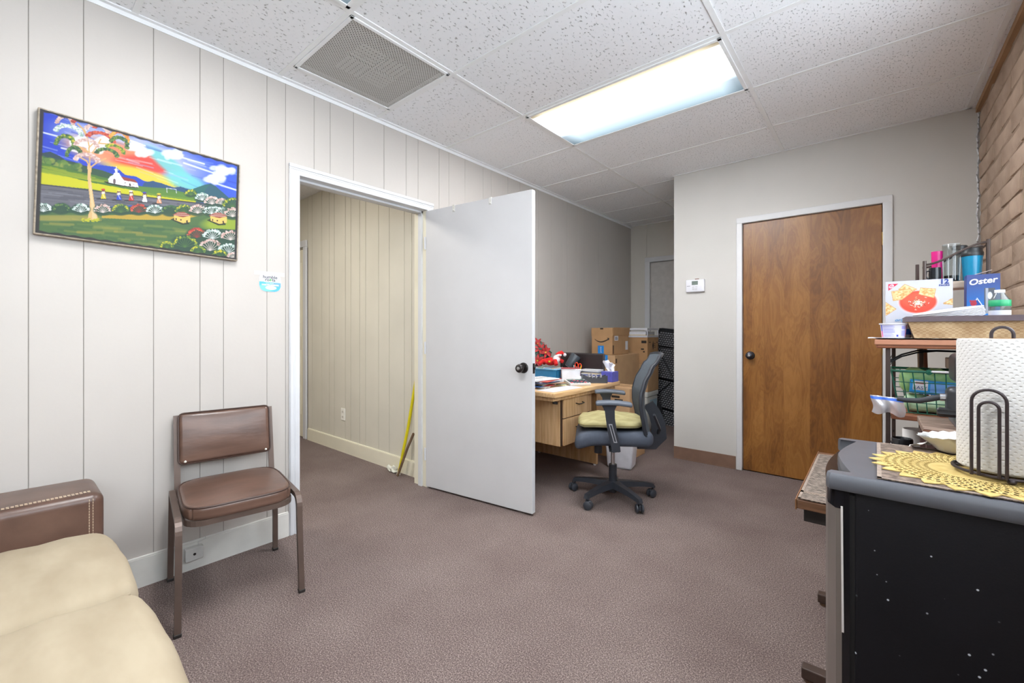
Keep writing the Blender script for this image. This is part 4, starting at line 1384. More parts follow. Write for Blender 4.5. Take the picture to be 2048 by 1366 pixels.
bm.grid(lambda a, c: g_[N1 - round(a * N1)][round(c * N2)], N1, N2)
bk = bm.build('backrest', M_mesh, oc, True, 80)
rim = [backpt(i / N1, 0, -.011) for i in range(N1 + 1)] + [backpt(1, j / N2, -.011) for j in range(1, N2 + 1)] + [backpt(1 - i / N1, 1, -.011) for i in range(1, N1 + 1)] + [backpt(0, 1 - j / N2, -.011) for j in range(1, N2)]
MB().tube(rim, .013, 8, closed=True, up=(0, .3, 1)).build('back_rim', M_blk, bk, True)
MB().sweep([(-.16, 0, .400), (-.27, 0, .402), (-.305, 0, .44), (-.300, 0, .53), (-.275, 0, .60), (-.235, 0, .66)], [(-.05, -.012), (.05, -.012), (.05, .012), (-.05, .012)], up=(0, 1, 0), scales=[1, 1, 1, .9, .8, .7]).build('back_spine', M_blk, oc, True, 50)
for s in (-1, 1):
    MB().bar([(-.295, s * .03, .47), (-.29, s * .13, .52), (-.245, s * .195, .62)], .022, .014, up=(1, 0, 0)).build('back_strut', M_blk, oc, True, 50)
# yellow-green pad on the seat
cu = thing('seat_pad', 'worn olive yellow cushion on the office chair seat', 'cushion', (-1.39, 2.730, .512), R(210))
def padfn(x, y, z):
    u_ = (x - .02) / .21; w_ = y / .20
    L = (abs(u_) ** 4 + abs(w_) ** 4) ** .25
    k_ = max(abs(u_), abs(w_), 1e-6) / max(L, 1e-6)
    x = .02 + (x - .02) * k_; y *= k_
    if z > .012:
        z += .022 * (1 - u_ * u_) * (1 - w_ * w_) + .003 * math.sin(x * 60 + y * 30) + .003 * math.sin(y * 75)
    z -= .02 * max(0, u_ - .5)
    return (x, y, z + .012)
pd_ = MB().rbox(-.195, .235, -.205, .205, .0, .040, r=.018, k=3, m=10, fn=padfn).build('pad', mat('olive_velour', (156, 147, 104), rough=.95, col2=(180, 171, 128), scale=12, spec=.1, detail=5, stretch=(1, 3, 1)), cu, True, 80)
sm = []
for i in range(60):
    a_ = 2 * math.pi * i / 60
    c_, s_ = math.cos(a_), math.sin(a_)
    k_ = 1 / (abs(c_) ** 4 + abs(s_) ** 4) ** .25
    sm.append((.02 + .214 * c_ * k_, .204 * s_ * k_, .030 - .02 * max(0, c_ * k_ - .5)))
MB().tube(sm, .0035, 6, closed=True).build('piping', mat('olive_dark', (136, 124, 78), rough=.95), cu, True)

# ============================================================ waste bin
wbk = thing('waste_basket', 'white plastic waste bin on the carpet behind office chair', 'bin', (-1.66, 3.42, 0), R(12))
def binfn(top):
    def f(x, y, z):
        k_ = .82 + .18 * z / .30
        return (x * k_, y * k_, z)
    return f
w_ = MB()
w_.rbox(-.125, .125, -.10, .10, 0, .30, r=.022, k=3, m=1, fn=binfn(1))
w_.build('bin_body', mat('bin_white', (226, 226, 234), rough=.45), wbk, True, 60)
MB().tube([(x_, y_, .30) for x_, y_ in rounded(.127, .102, .026, 4)], .005, 6, closed=True).build('rim', mat('bin_white', (226, 226, 234)), wbk, True)
MB().box(-.105, .105, -.082, .082, .302, .3035).build('bin_liner', mat('liner_grey', (150, 150, 156)), wbk)

# ============================================================ cardboard boxes in the alcove
M_card = mat('cardboard', (176, 138, 100), rough=.85, var=.07, scale=9, spec=.2)
M_card2 = mat('cardboard_pale', (190, 154, 116), rough=.85, var=.06, scale=9, spec=.2)
M_print = mat('box_print_black', (38, 32, 28), rough=.7)
M_bluet = mat('blue_tape', (28, 132, 214), rough=.4)
M_whitel = mat('white_paper_label', (212, 212, 216), rough=.6)
def carton(name, label, x0, x1, y0, y1, z0, z1, m=None, rz=0, flaps=None):
    t = thing(name, label, 'box', ((x0 + x1) / 2, (y0 + y1) / 2, z0), rz, 'cardboard cartons piled in the alcove')
    w, d, h = (x1 - x0) / 2, (y1 - y0) / 2, z1 - z0
    MB().rbox(-w, w, -d, d, 0, h, r=.004, k=1).build('carton', m or M_card, t)
    MB().box(-w * .95, w * .95, -.022, .022, h, h + .0008).build('top_tape', mat('packing_tape', (170, 128, 84), rough=.3), t)
    return t, w, d, h
def front(w, d, h, x, z):      # a spot on the face towards the camera (-y)
    return plane_matrix((x, -d - .0008, z), (1, 0, 0), (0, 0, 1))
def side(w, d, h, y, z):       # a spot on the face towards the room (+x)
    return plane_matrix((w + .0008, y, z), (0, 1, 0), (0, 0, 1))
# upper box with the curved arrow
BZ = .905
t, w, d, h = carton('cardboard_box', 'cardboard box with black curved arrow, topmost beside the wall', -2.365, -2.118, 4.15, 4.54, BZ, BZ + .285)
for (x_, z_) in ((0, .20), ):
    MB().box(-w - .002, w + .002, -d - .003, -d, .195, .286).build('folded_flap', M_card, t)
    MB(Matrix.Translation((w, 0, .20)) @ Matrix.Rotation(R(8), 4, 'Y')).box(0, .003, -d + .003, d, .0, .090).build('folded_flap', M_card, t)
arc = []
for i in range(17):
    u_ = i / 16
    arc.append((-.085 + .165 * u_, -.030 * math.sin(math.pi * u_ ** .85), .0))
MB(plane_matrix((0, -d - .0012, .165), (1, 0, 0), (0, 0, 1))).bar(arc, .011, .001, scales=[.25 + .9 * math.sin(math.pi * min(1, (i + 1) / 14) * .62) for i in range(17)]).prism([(.060, .014), (.088, .012), (.084, -.016), (.079, -.006), (.070, .004)], 0, .0008).build('arrow_print', M_print, t)
MB(front(w, d, h, -.012, .0)).box(-.035, .035, .002, .095, 0, .001).build('blue_tape', M_bluet, t)
letters('lettering', 'prime', .026, plane_matrix((-.012, -d - .0022, .052), (0, 0, 1), (-1, 0, 0)), M_whitel, t)
MB(front(w, d, h, 0, .275)).box(-.018, .018, -.006, .008, .003, .0036).build('print_mark', M_print, t)
MB(side(w, d, h, -.10, .15)).box(-.05, .035, 0, .055, 0, .001).build('shipping_label', M_whitel, t)
MB(side(w, d, h, -.10, .15)).box(-.04, .025, .012, .022, .001, .0014).box(-.04, .02, .03, .038, .001, .0014).build('label_print', M_ink, t)
MB(side(w, d, h, .14, .075)).box(-.03, .03, -.03, .065, 0, .001).build('shipping_label', M_whitel, t)
MB(side(w, d, h, -.178, .05)).box(-.014, .014, -.04, .05, 0, .0006).build('print_mark', mat('box_print_brown', (86, 62, 44), rough=.8), t)
# big box under it
t, w, d, h = carton('cardboard_box', 'large pale cardboard box under the box with curved arrow', -2.46, -2.075, 4.12, 4.72, .522, BZ - .002, M_card2)
MB(front(w, d, h, .078, 0)).box(-.032, .032, .28, h, 0, .001).build('blue_tape', M_bluet, t)
letters('lettering', 'prim', .030, plane_matrix((.078, -d - .0022, .335), (0, 0, 1), (-1, 0, 0)), M_whitel, t)
MB(side(w, d, h, -.27, .30)).box(-.016, .016, 0, .045, 0, .0006).box(-.02, .02, -.005, -.002, 0, .0006).build('print_mark', mat('box_print_brown', (86, 62, 44)), t)
t, w, d, h = carton('cardboard_box', 'plain cardboard box on floor at bottom of left pile', -2.47, -2.05, 4.10, 4.74, 0, .520, M_card)
MB(side(w, d, h, -.2, .34)).box(-.02, .02, 0, .05, 0, .0006).box(.06, .09, .0, .03, 0, .0006).build('print_mark', M_print, t)
# right pile
t, w, d, h = carton('cardboard_box', 'cardboard box with diamond mark under clear tray', -2.40, -1.985, 4.745, 5.06, .782, 1.082, M_card)
MB(side(w, d, h, .0, .205)).prism([(0, .055), (.022, 0), (0, -.055), (-.022, 0)], 0, .0006).build('diamond_print', M_print, t)
MB(side(w, d, h, .0, .205)).box(.03, .07, .02, .028, 0, .0006).box(.03, .065, -.002, .006, 0, .0006).box(.035, .075, -.025, -.017, 0, .0006).box(-.12, -.07, .035, .045, 0, .0006).box(.10, .13, .03, .042, 0, .0006).build('print_mark', mat('box_print_brown', (86, 62, 44)), t)
MB(front(w, d, h, .165, .235)).box(-.03, .03, 0, .03, 0, .0006).box(-.035, .0, -.075, -.06, 0, .0006).box(-.01, .01, -.105, -.09, 0, .0006).build('print_mark', M_print, t)
t, w, d, h = carton('cardboard_box', 'pale cardboard box below the box with diamond mark', -2.40, -1.985, 4.75, 5.07, .46, .78, M_card2)
MB(side(w, d, h, -.08, .24)).box(-.01, .01, 0, .05, 0, .0006).build('print_mark', M_print, t)
# printed carton by the end of the desk
t, w, d, h = carton('cardboard_box', 'printed cardboard box on floor at far end of desk', -2.02, -1.67, 3.60, 3.93, 0, .64, M_card2)
for zz in (.55, .40, .25):
    MB(side(w, d, h, -.02, zz)).box(-.06, -.01, 0, .012, 0, .0006).box(-.04, .05, .02, .05, 0, .0006).box(.03, .09, -.03, -.02, 0, .0006).build('print_mark', M_print, t)
    MB(front(w, d, h, .05, zz)).box(-.05, .03, 0, .02, 0, .0006).box(-.02, .06, -.03, -.01, 0, .0006).build('print_mark', M_print, t)
# storage tub at the bottom of the right pile
tb = thing('storage_tub', 'pale translucent storage tub at bottom of right pile', 'tub', (-2.19, 4.91, 0))
MB().rbox(-.20, .20, -.16, .16, 0, .40, r=.02, k=2, m=1, fn=lambda x, y, z: (x * (.9 + .25 * z), y * (.9 + .25 * z), z)).build('tub_body', mat('tub_frost', (196, 198, 194), rough=.4, var=.1, scale=5), tb, True)
MB().rbox(-.205, .205, -.165, .165, .40, .46, r=.012, k=2).build('lid', mat('tub_lid', (214, 216, 212), rough=.35), tb, True)
MB().box(.1985, .2, -.08, .12, .26, .36).build('blue_label', mat('pale_blue_label', (150, 180, 196)), tb)
# clear tray with papers on the right pile
ct = thing('clear_plastic_tray', 'clear plastic tray holding papers on top of the boxes', 'tray', (-2.19, 4.905, 1.0835))
M_clear = mat('clear_plastic_frost', (206, 206, 212), rough=.25, var=.03)
MB().box(-.20, .20, -.155, .155, .0, .004).build('tray_base', M_clear, ct)
for z0 in (.0, .085):
    for bx in ((-.205, .205, -.16, -.153), (-.205, .205, .153, .16), (-.205, -.198, -.16, .16), (.198, .205, -.16, .16)):
        MB().rbox(bx[0], bx[1], bx[2], bx[3], z0, z0 + .022, r=.002, k=1).build('rail', M_clear, ct)
for x_ in (-.2, .2):
    for y_ in (-.155, .155):
        MB().rbox(x_ - .006, x_ + .006, y_ - .006, y_ + .006, .02, .087, r=.002, k=1).build('corner_post', M_clear, ct)
ps = thing('paper_stack', 'stack of white papers inside the clear plastic tray', 'papers', (-2.19, 4.905, 1.0880))
for k in range(7):
    MB(Matrix.Rotation(rr.uniform(-.03, .03), 4, 'Z')).box(-.17, .17, -.13, .13, k * .009, k * .009 + .0085).build('sheet_bundle', [M_whitel, mat('manila', (216, 196, 158), rough=.7)][1 if k in (1, 2) else 0], ps)

# ============================================================ folded table stood on end
M_blowm = mat('black_moulded_plastic', (40, 42, 46), rough=.5, var=.1, scale=30)
ft = thing('folding_table', 'folded black plastic table standing on end in the alcove', 'table', (-2.235, 5.36, 0))
ft.rotation_euler = (R(-2.5), R(5.5), R(-17))
def fbox(x0, x1, z0, z1, y0, y1, r=.02):
    return MB().rbox(x0, x1, y0, y1, z0, z1, r=r, k=3)
FW, FH = .62, 1.205
fbox(0, FW, 0, FH, .012, .05, .012).build('table_top', M_blowm, ft, True)
# raised rim and waffle relief of the underside
MB().tube([(x_ + FW / 2, .010, z_ + FH / 2) for x_, z_ in rounded(FW / 2 - .008, FH / 2 - .008, .05, 5)], .012, 8, closed=True, up=(0, 1, 0)).build('edge_rim', mat('black_rim', (38, 40, 44), rough=.4), ft, True)
wf = MB()
pit = .036
i = 0
z_ = .035
while z_ < FH - .03:
    x_ = .03 + (pit / 2 if i % 2 else 0)
    while x_ < FW - .03:
        wf.rbox(x_ - .0115, x_ + .0115, .002, .014, z_ - .0085, z_ + .0085, r=.004, k=1)
        x_ += pit
    z_ += pit * .72
    i += 1
wfo = wf.build('waffle_studs', mat('stud_grey', (150, 152, 158), rough=.5), ft)
wfo['kind'] = 'stuff'
M_fr = mat('table_frame_black', (30, 31, 34), rough=.35, metal=.3)
for z_ in (.22, .58, .98):
    MB().box(.01, FW - .01, -.006, .012, z_ - .010, z_ + .010).build('cross_brace', M_fr, ft)
MB().tube([(.028, -.010, .06), (.028, -.010, FH - .07)], .009, 8).build('leg_tube', M_chrome, ft, True)
MB().tube([(.03, -.012, .30), (.28, -.012, .56)], .006, 6).tube([(.06, -.012, .93), (.30, -.012, .62)], .005, 6).build('diagonal_brace', M_fr, ft, True)
bg = thing('black_bag', 'small black bag on floor beside folded table', 'bag', (-2.06, 5.16, 0))
MB().rbox(-.10, .08, -.06, .06, 0, .30, r=.05, k=3, m=3, fn=lambda x, y, z: (x * (1.05 - .5 * z) + .006 * math.sin(z * 40), y, z)).build('bag_body', mat('black_nylon', (40, 42, 46), rough=.6), bg, True)
MB().tube([(-.04, 0, .29), (-.03, 0, .33), (.02, 0, .33), (.03, 0, .29)], .006, 6).build('handle', M_fr, bg, True)

# ============================================================ things on the desk
Z0 = DZ
# blue bin with files
bb = thing('blue_file_bin', 'blue plastic bin of papers on the desk near the door', 'bin', (-2.185, 3.10, Z0), R(6))
M_bbin = mat('teal_blue_plastic', (40, 116, 164), rough=.4)
for bx in ((-.12, .12, -.09, -.084), (-.12, .12, .084, .09), (-.12, -.114, -.09, .09), (.114, .12, -.09, .09)):
    MB().rbox(bx[0], bx[1], bx[2], bx[3], 0, .095, r=.002, k=1).build('bin_wall', M_bbin, bb)
MB().box(-.115, .115, -.085, .085, 0, .004).build('bin_floor', M_bbin, bb)
MB().tube([(x_, y_, .095) for x_, y_ in rounded(.122, .092, .012, 3)], .005, 6, closed=True).build('rim', mat('pale_blue_rim', (110, 176, 214)), bb, True)
fi = thing('file_papers', 'loose files and papers filling the blue bin', 'papers', (-2.185, 3.10, Z0 + .005), R(6))
for k in range(9):
    c_ = [M_whitel, mat('folder_green', (176, 196, 170), rough=.7), mat('manila', (216, 196, 158)), M_whitel, mat('folder_blue', (150, 182, 206), rough=.7)][k % 5]
    MB(Matrix.Translation((-.09 + k * .0225, 0, 0)) @ Matrix.Rotation(R(rr.uniform(-3, 3)), 4, 'Y')).box(-.002, .002, -.075, .075, 0, .092 + rr.uniform(0, .016)).build('sheet', c_, fi)
# poinsettia
po = thing('poinsettia', 'red artificial poinsettia on the desk beside the white door', 'plant', (-2.425, 3.235, Z0))
MB().lathe([(0, 0), (.038, 0), (.05, .08), (.047, .085), (0, .078)], n=16).build('pot', mat('pot_dark', (52, 60, 58), rough=.5), po, True)
stm = MB()
M_red1 = mat('petal_red', (168, 40, 40), rough=.6, var=.2, scale=40); M_red2 = mat('petal_dark_red', (112, 36, 42), rough=.6, var=.2, scale=40)
M_lf = mat('leaf_dark_green', (36, 70, 58), rough=.5, var=.2, scale=40)
M_ye = mat('yellow_centre', (236, 206, 60), rough=.6)
leafm = MB()
for i in range(6):
    pass
def leafshape(L, W, up):
    mb = MB()
    pts = [(0, 0), (.25, .7), (.5, 1), (.75, .65), (1, 0)]
    vs = []; fs = []
    for (t_, w__) in pts:
        zz = up * (t_ * .5 - t_ * t_ * .55) * L
        vs += [(t_ * L, -W * w__, zz + .15 * W * w__), (t_ * L, 0, zz), (t_ * L, W * w__, zz + .15 * W * w__)]
    for i in range(len(pts) - 1):
        for j in (0, 1):
            fs.append((i * 3 + j, (i + 1) * 3 + j, (i + 1) * 3 + j + 1, i * 3 + j + 1))
    mb.add(vs, fs)
    return mb
pm1 = leafshape(.074, .0125, 1.0).mesh('petal', M_red1, True); pm2 = leafshape(.060, .012, 1.2).mesh('petal', M_red2, True); lm_ = leafshape(.06, .017, .6).mesh('leaf', M_lf, True)
heads = [(.06, -.03, .255), (-.01, .03, .300), (.085, .05, .185), (-.06, -.05, .21), (.03, .07, .255), (.06, -.07, .150), (.10, .0, .225)]
for hi, (hx_, hy_, hz_) in enumerate(heads):
    stm.tube([(0, 0, .07), (hx_ * .5, hy_ * .5, hz_ * .7), (hx_, hy_, hz_)], .003, 5)
    nrm = Vector((hx_ + .03, hy_ - .05, .05)).normalized()
    qd = nrm.to_track_quat('Z', 'Y')
    hd = bpy.data.objects.new('flower_head', MB().ball((0, 0, .004), .009, 8, sz=.6).mesh('flower_centre', M_ye, True))
    COL.objects.link(hd); hd.parent = po; hd.location = (hx_, hy_, hz_); hd.rotation_euler = qd.to_euler()
    for k in range(7):
        inst(pm1, 'petal', hd, (0, 0, 0), (0, rr.uniform(-.6, .15), k * 2 * math.pi / 7 + hi))
    for k in range(4):
        inst(pm2, 'petal', hd, (0, 0, -.006), (0, .12, k * 2 * math.pi / 5 + hi * 1.7), (1.3, 1.2, 1))
    for k in range(5):
        inst(lm_, 'leaf', hd, (0, 0, -.004), (0, .05, k * 1.26 + hi * 2.3), (1.35, 1.3, 1))
stm.build('stems', M_lf, po, True)
# plush figure
pf = thing('plush_figure', 'red and white plush holiday figure lying on the blue bin', 'plush toy', (-2.170, 3.13, Z0 + .120), R(20))
M_pl = mat('red_felt', (212, 34, 34), rough=.9, var=.12, scale=40); M_pw = mat('white_fleece', (236, 226, 228), rough=.95, var=.06, scale=60, bump=.5, bscale=200)
MB().ball((-.02, 0, .035), .045, 14, sx=1.25, sy=.85, sz=.8).build('body', M_pl, pf, True)
for (a_, c_) in (((-.05, -.02, .03), (-.105, -.06, .012)), ((-.05, .02, .03), (-.10, .05, .012)), ((.02, -.03, .04), (.05, -.075, .012)), ((.03, .03, .045), (.075, .06, .03))):
    MB().tube([a_, ((a_[0] + c_[0]) / 2, (a_[1] + c_[1]) / 2, .045), c_], .018, 8).build('limb', M_pl, pf, True)
MB().ball((.035, -.012, .055), .034, 12, sz=1.1).build('beard', M_pw, pf, True)
MB().ball((.05, -.018, .068), .015, 10).build('face', mat('felt_skin', (230, 176, 150), rough=.9), pf, True)
MB().tube([(.045, .0, .085), (.06, .01, .105), (.075, .02, .115), (.092, .026, .10)], .022, 8, scales=[1.3, 1.0, .7, .4]).build('hat', M_pl, pf, True)
MB().tube([(.028, -.025, .083), (.06, -.028, .092), (.07, .005, .092)], .010, 8).build('hat_trim', M_pw, pf, True)
MB().ball((.10, .028, .094), .016, 8).build('pompom', M_pw, pf, True)
MB().rbox(-.03, -.012, -.042, -.037, .03, .045, r=.002, k=1).build('buckle', M_ye, pf)
# dark tumbler tipped over
tu = thing('dark_tumbler', 'dark grey cylindrical cup tipped over beside plush figure', 'cup', (-2.045, 3.255, Z0 + .160))
tu.rotation_euler = (0, R(33), R(35))
MB().lathe([(0, -.062), (.036, -.062), (.040, -.058), (.046, .055), (.043, .060), (0, .060)], n=24).build('cup_body', mat('cup_dark', (62, 68, 74), rough=.35), tu, True, 40)
MB().lathe([(0, -.066), (.034, -.066), (.036, -.062), (0, -.0615)], n=24).build('cup_base', mat('cup_base_grey', (160, 166, 172), rough=.4), tu, True)
su = thing('file_holder', 'low pale file holder under the tipped cup on desk', 'file holder', (-2.045, 3.255, Z0), R(10))
MB().rbox(-.045, .045, -.05, .04, 0, .072, r=.006, k=1).build('holder', mat('holder_grey', (140, 146, 150), rough=.5), su)
# letter sorter
ls = thing('letter_sorter', 'upright letter sorter stuffed with white paper on desk', 'letter holder', (-1.955, 3.085, Z0), R(38))
MB().box(-.085, .085, -.03, .03, 0, .005).build('base', M_chrome, ls)
for y_, c_ in ((-.022, M_chrome), (.0, M_chrome), (.024, mat('sorter_red', (150, 50, 50), rough=.4))):
    MB().tube([(-.08, y_, .003), (-.08, y_ + .01, .10), (.08, y_ + .01, .10), (.08, y_, .003)], .003, 6).build('divider', c_, ls, True)
for k in range(6):
    MB(Matrix.Rotation(R(-6), 4, 'X') @ Matrix.Rotation(R(rr.uniform(-2, 2)), 4, 'Y')).box(-.074, .074, -.022 + k * .008, -.021 + k * .008, .004, .105 + rr.uniform(-.01, .012)).build('sheet', M_whitel, ls)
MB(Matrix.Rotation(R(-6), 4, 'X')).box(-.078, .078, .028, .031, .004, .118).build('red_folder', mat('sorter_red', (150, 50, 50)), ls)
# pen cup
pc = thing('pen_cup', 'black mesh pen cup with red scissors on desk', 'pen holder', (-1.975, 3.225, Z0))
MB().lathe([(0, .002), (.034, .002), (.036, 0), (.038, .075), (.035, .075), (.033, .004), (0, .004)], n=20).build('cup', mat('mesh_black', (46, 48, 52), rough=.5, metal=.4), pc, True, 40)
M_scr = mat('scissor_red', (226, 66, 36), rough=.4)
for (cx_, cy_, cz_) in ((-.012, .0, .128), (.020, .004, .120)):
    MB().tube([(cx_ + .015 * math.cos(a_), cy_, cz_ + .020 * math.sin(a_)) for a_ in [2 * math.pi * i / 14 for i in range(14)]], .0045, 6, closed=True, up=(0, 1, 0)).build('scissor_handle', M_scr, pc, True)
MB().bar([(-.006, 0, .11), (.004, 0, .01)], .010, .002, up=(0, 1, 0)).bar([(.016, .003, .10), (.002, .002, .01)], .010, .002, up=(0, 1, 0)).build('scissor_blade', M_chrome, pc)
for i, c_ in enumerate(((240, 220, 60), (40, 60, 150), (30, 30, 34), (220, 220, 220), (90, 90, 96))):
    a_ = i * 1.26
    MB().tube([(.012 * math.cos(a_), .012 * math.sin(a_), .008), (.034 * math.cos(a_), .034 * math.sin(a_), .125 - .008 * (i % 3))], .0036, 6).build('pen', mat('pen_%d' % i, c_, rough=.35), pc, True)
# calculator
ca = thing('calculator', 'grey desk calculator with dark keys near desk edge', 'calculator', (-1.790, 2.915, Z0), R(52))
MB(Matrix.Rotation(R(6), 4, 'X')).rbox(-.085, .085, -.075, .075, .008, .030, r=.005, k=2).build('case', mat('calc_grey', (196, 194, 190), rough=.45), ca, True)
MB(Matrix.Rotation(R(6), 4, 'X')).rbox(-.07, .07, .038, .066, .029, .033, r=.002, k=1).build('display', mat('calc_lcd', (110, 124, 110), rough=.2), ca)
for i in range(7):
    for j in range(4):
        MB(Matrix.Rotation(R(6), 4, 'X') @ Matrix.Translation((-.066 + i * .022, -.058 + j * .0235, .030))).rbox(-.008, .008, -.0085, .0085, 0, .006, r=.002, k=1).build('key', mat('key_dark', (62, 70, 80), rough=.5) if (i + j) % 5 else mat('key_red', (206, 90, 100), rough=.5), ca)
# crumpled tissue
def crumple(name, label, loc, r_, seed, material, cat='tissue', sz=.8):
    q = random.Random(seed)
    t = thing(name, label, cat, loc)
    dirs = [(Vector((q.gauss(0, 1), q.gauss(0, 1), q.gauss(0, 1))).normalized(), q.uniform(-.35, .35)) for _ in range(26)]
    mb = MB(); base = MB().ball((0, 0, 0), 1, 22)
    vs = []
    for v_ in base.v:
        d_ = Vector(v_)
        k_ = 1.0
        for (e_, a_) in dirs:
            k_ += a_ * max(0, d_.dot(e_)) ** 9
        p_ = d_ * (r_ * k_)
        vs.append((p_.x, p_.y, p_.z * sz + r_ * sz * .8))
    mb.add([(x, y, max(0.0, z)) for x, y, z in vs], base.f)
    mb.build('crumpled_sheet', material, t, True, 25)
    return t
M_tis = mat('tissue_white', (238, 238, 244), rough=.9, var=.03)
crumple('crumpled_tissue', 'crumpled white tissue lying beside the pen cup on desk', (-1.865, 3.045, Z0), .036, 4, M_tis)
# tissue box
tx = thing('tissue_box', 'purple tissue box with a white tissue on desk corner', 'tissue box', (-1.703, 3.290, Z0), R(0))
MB().rbox(-.052, .052, -.055, .055, 0, .085, r=.003, k=1).build('carton', mat('tissue_box_violet', (84, 84, 168), rough=.55, var=.12, scale=30), tx)
MB().lathe([(0, .0855), (.034, .0855), (.034, .0865), (0, .0866)], n=20, fn=lambda r_, z, a_: (r_ * (1 + .25 * math.cos(2 * a_)), z)).build('opening', mat('opening_clear', (190, 190, 214), rough=.3), tx)
tv = MB()
def tsheet(u_, v_):
    a_ = (u_ - .5) * 2.4
    r_ = .018 + .045 * v_
    return (r_ * math.sin(a_) * (1 - .25 * v_) + .010 * math.sin(v_ * 5 + u_ * 9) - .012 * v_, .014 * math.cos(u_ * 11) * (.3 + v_) - .02 * v_, .083 + .100 * v_ * (1 - .5 * abs(u_ - .4)) + .006 * math.sin(u_ * 13))
tv.grid(tsheet, 16, 10)
def tsheet2(u_, v_):
    x_, y_, z_ = tsheet(u_, v_ * .8)
    return (x_ * .8 + .01, -y_ + .012, z_)
tv.grid(tsheet2, 16, 10)
tv.build('tissue', M_tis, tx, True, 80)
# black tray organiser
bo = thing('black_desk_tray', 'black curved desk tray in front of paper stack', 'tray', (-1.735, 2.985, Z0), R(40))
bo.location = (-1.76, 3.13, Z0)
def trayside(yo):
    pts = [(-.10, 0), (.10, 0), (.10, .045)]
    for i in range(13):
        u_ = 1 - i / 12
        pts.append((-.10 + .20 * u_, .062 - .028 * math.sin(math.pi * u_ * .95 + .2) + .012 * (1 - u_)))
    return pts
for y_ in (-.04, .036):
    MB(plane_matrix((0, y_, 0), (1, 0, 0), (0, 0, 1))).prism(trayside(y_), -.003, .003).build('tray_side', mat('tray_black', (62, 64, 70), rough=.35), bo)
MB().box(-.10, .10, -.04, .04, 0, .004).box(-.10, -.096, -.04, .04, 0, .06).box(.096, .10, -.04, .04, 0, .045).build('tray_base', mat('tray_black', (62, 64, 70)), bo)
nn = thing('note_cards', 'bundle of white note cards inside the black tray', 'papers', (-1.76, 3.13, Z0 + .0045), R(40))
for k in range(5):
    MB(Matrix.Rotation(R(rr.uniform(-10, 10)), 4, 'Y')).box(-.08 + k * .033, -.077 + k * .033, -.034, .030, .002, .055 + .010 * (k % 3)).build('card', M_whitel, nn)
# tall paper stack behind
pk = thing('paper_stack', 'untidy stack of papers and folders in front of monitor', 'papers', (-1.855, 3.262, Z0), R(2))
for k in range(11):
    c_ = [M_whitel, mat('manila', (216, 196, 158)), mat('folder_slate', (96, 102, 124), rough=.6), M_whitel, M_whitel, mat('folder_navy', (62, 76, 150), rough=.6)][k % 6]
    MB(Matrix.Rotation(R(rr.uniform(-7, 7)), 4, 'Z') @ Matrix.Rotation(R(rr.uniform(-1.0, 1.0)), 4, 'Y')).box(-.085, .085, -.045, .045, k * .0085 + .002, k * .0085 + .0095).build('sheet_bundle', c_, pk)
# monitor
mo = thing('monitor', 'black flat monitor standing at the far end of desk', 'monitor', (-2.00, 3.335, Z0), R(0))
M_mb = mat('monitor_black', (54, 48, 48), rough=.3, var=.08)
MB().rbox(-.225, .225, -.012, .012, .035, .228, r=.008, k=2).build('screen_housing', M_mb, mo, True)
MB().box(-.212, .212, -.0132, -.0115, .047, .216).build('screen', mat('screen_dark', (48, 40, 40), rough=.18), mo)
MB().rbox(-.08, .08, -.02, .02, 0, .012, r=.004, k=1).rbox(-.02, .02, -.005, .02, .010, .06, r=.004, k=1).build('stand', M_mb, mo)
# mail heap near the door, loose sheets
ml = thing('mail_heap', 'heap of opened mail and booklets on desk by door', 'papers', (-1.955, 2.640, Z0), R(8))
mc = [(226, 226, 230), (216, 206, 190), (206, 60, 56), (70, 120, 196), (226, 214, 150), (160, 120, 90), (236, 236, 238), (60, 64, 90), (226, 226, 230), (210, 90, 80), (230, 228, 220), (236, 236, 238)]
for k, c_ in enumerate(mc):
    MB(Matrix.Translation((rr.uniform(-.03, .03), rr.uniform(-.04, .04), k * .0052)) @ Matrix.Rotation(R(rr.uniform(-26, 26)), 4, 'Z') @ Matrix.Rotation(R(rr.uniform(-.6, .6)), 4, 'X')).box(-.10, .10, -.13, .13, .0015, .0060).build('envelope', mat('mail_%d' % k, c_, rough=.6), ml)
for k in range(3):
    MB(Matrix.Translation((.02, -.05 + k * .06, .0655)) @ Matrix.Rotation(R(30 * k - 20), 4, 'Z')).bar([(-.05, 0, .0012), (.0, .004, .0012), (.05, 0, .0012)], .005, .0008).build('handwriting', M_print, ml)
lp = thing('loose_sheet', 'white sheet of paper lying at front edge of desk', 'paper', (-1.755, 2.62, Z0), R(-3))
MB().grid(lambda a, c: ((a - .5) * .16, (c - .5) * .36, .0015 + .003 * math.sin(a * 3) * c), 8, 8).build('sheet', M_whitel, lp, True)
ye = thing('yellow_note_pad', 'pale yellow note sheets beside the calculator', 'note pad', (-1.87, 2.815, Z0 + .0), R(20))
MB().rbox(-.04, .04, -.022, .022, 0, .006, r=.001, k=1).build('pad', mat('note_yellow', (226, 224, 170), rough=.7), ye)
MB(Matrix.Translation((0, 0, .006)) @ Matrix.Rotation(R(25), 4, 'Z')).box(-.04, .04, -.004, .004, .0, .007).build('pen', mat('pen_4', (90, 90, 96)), ye)
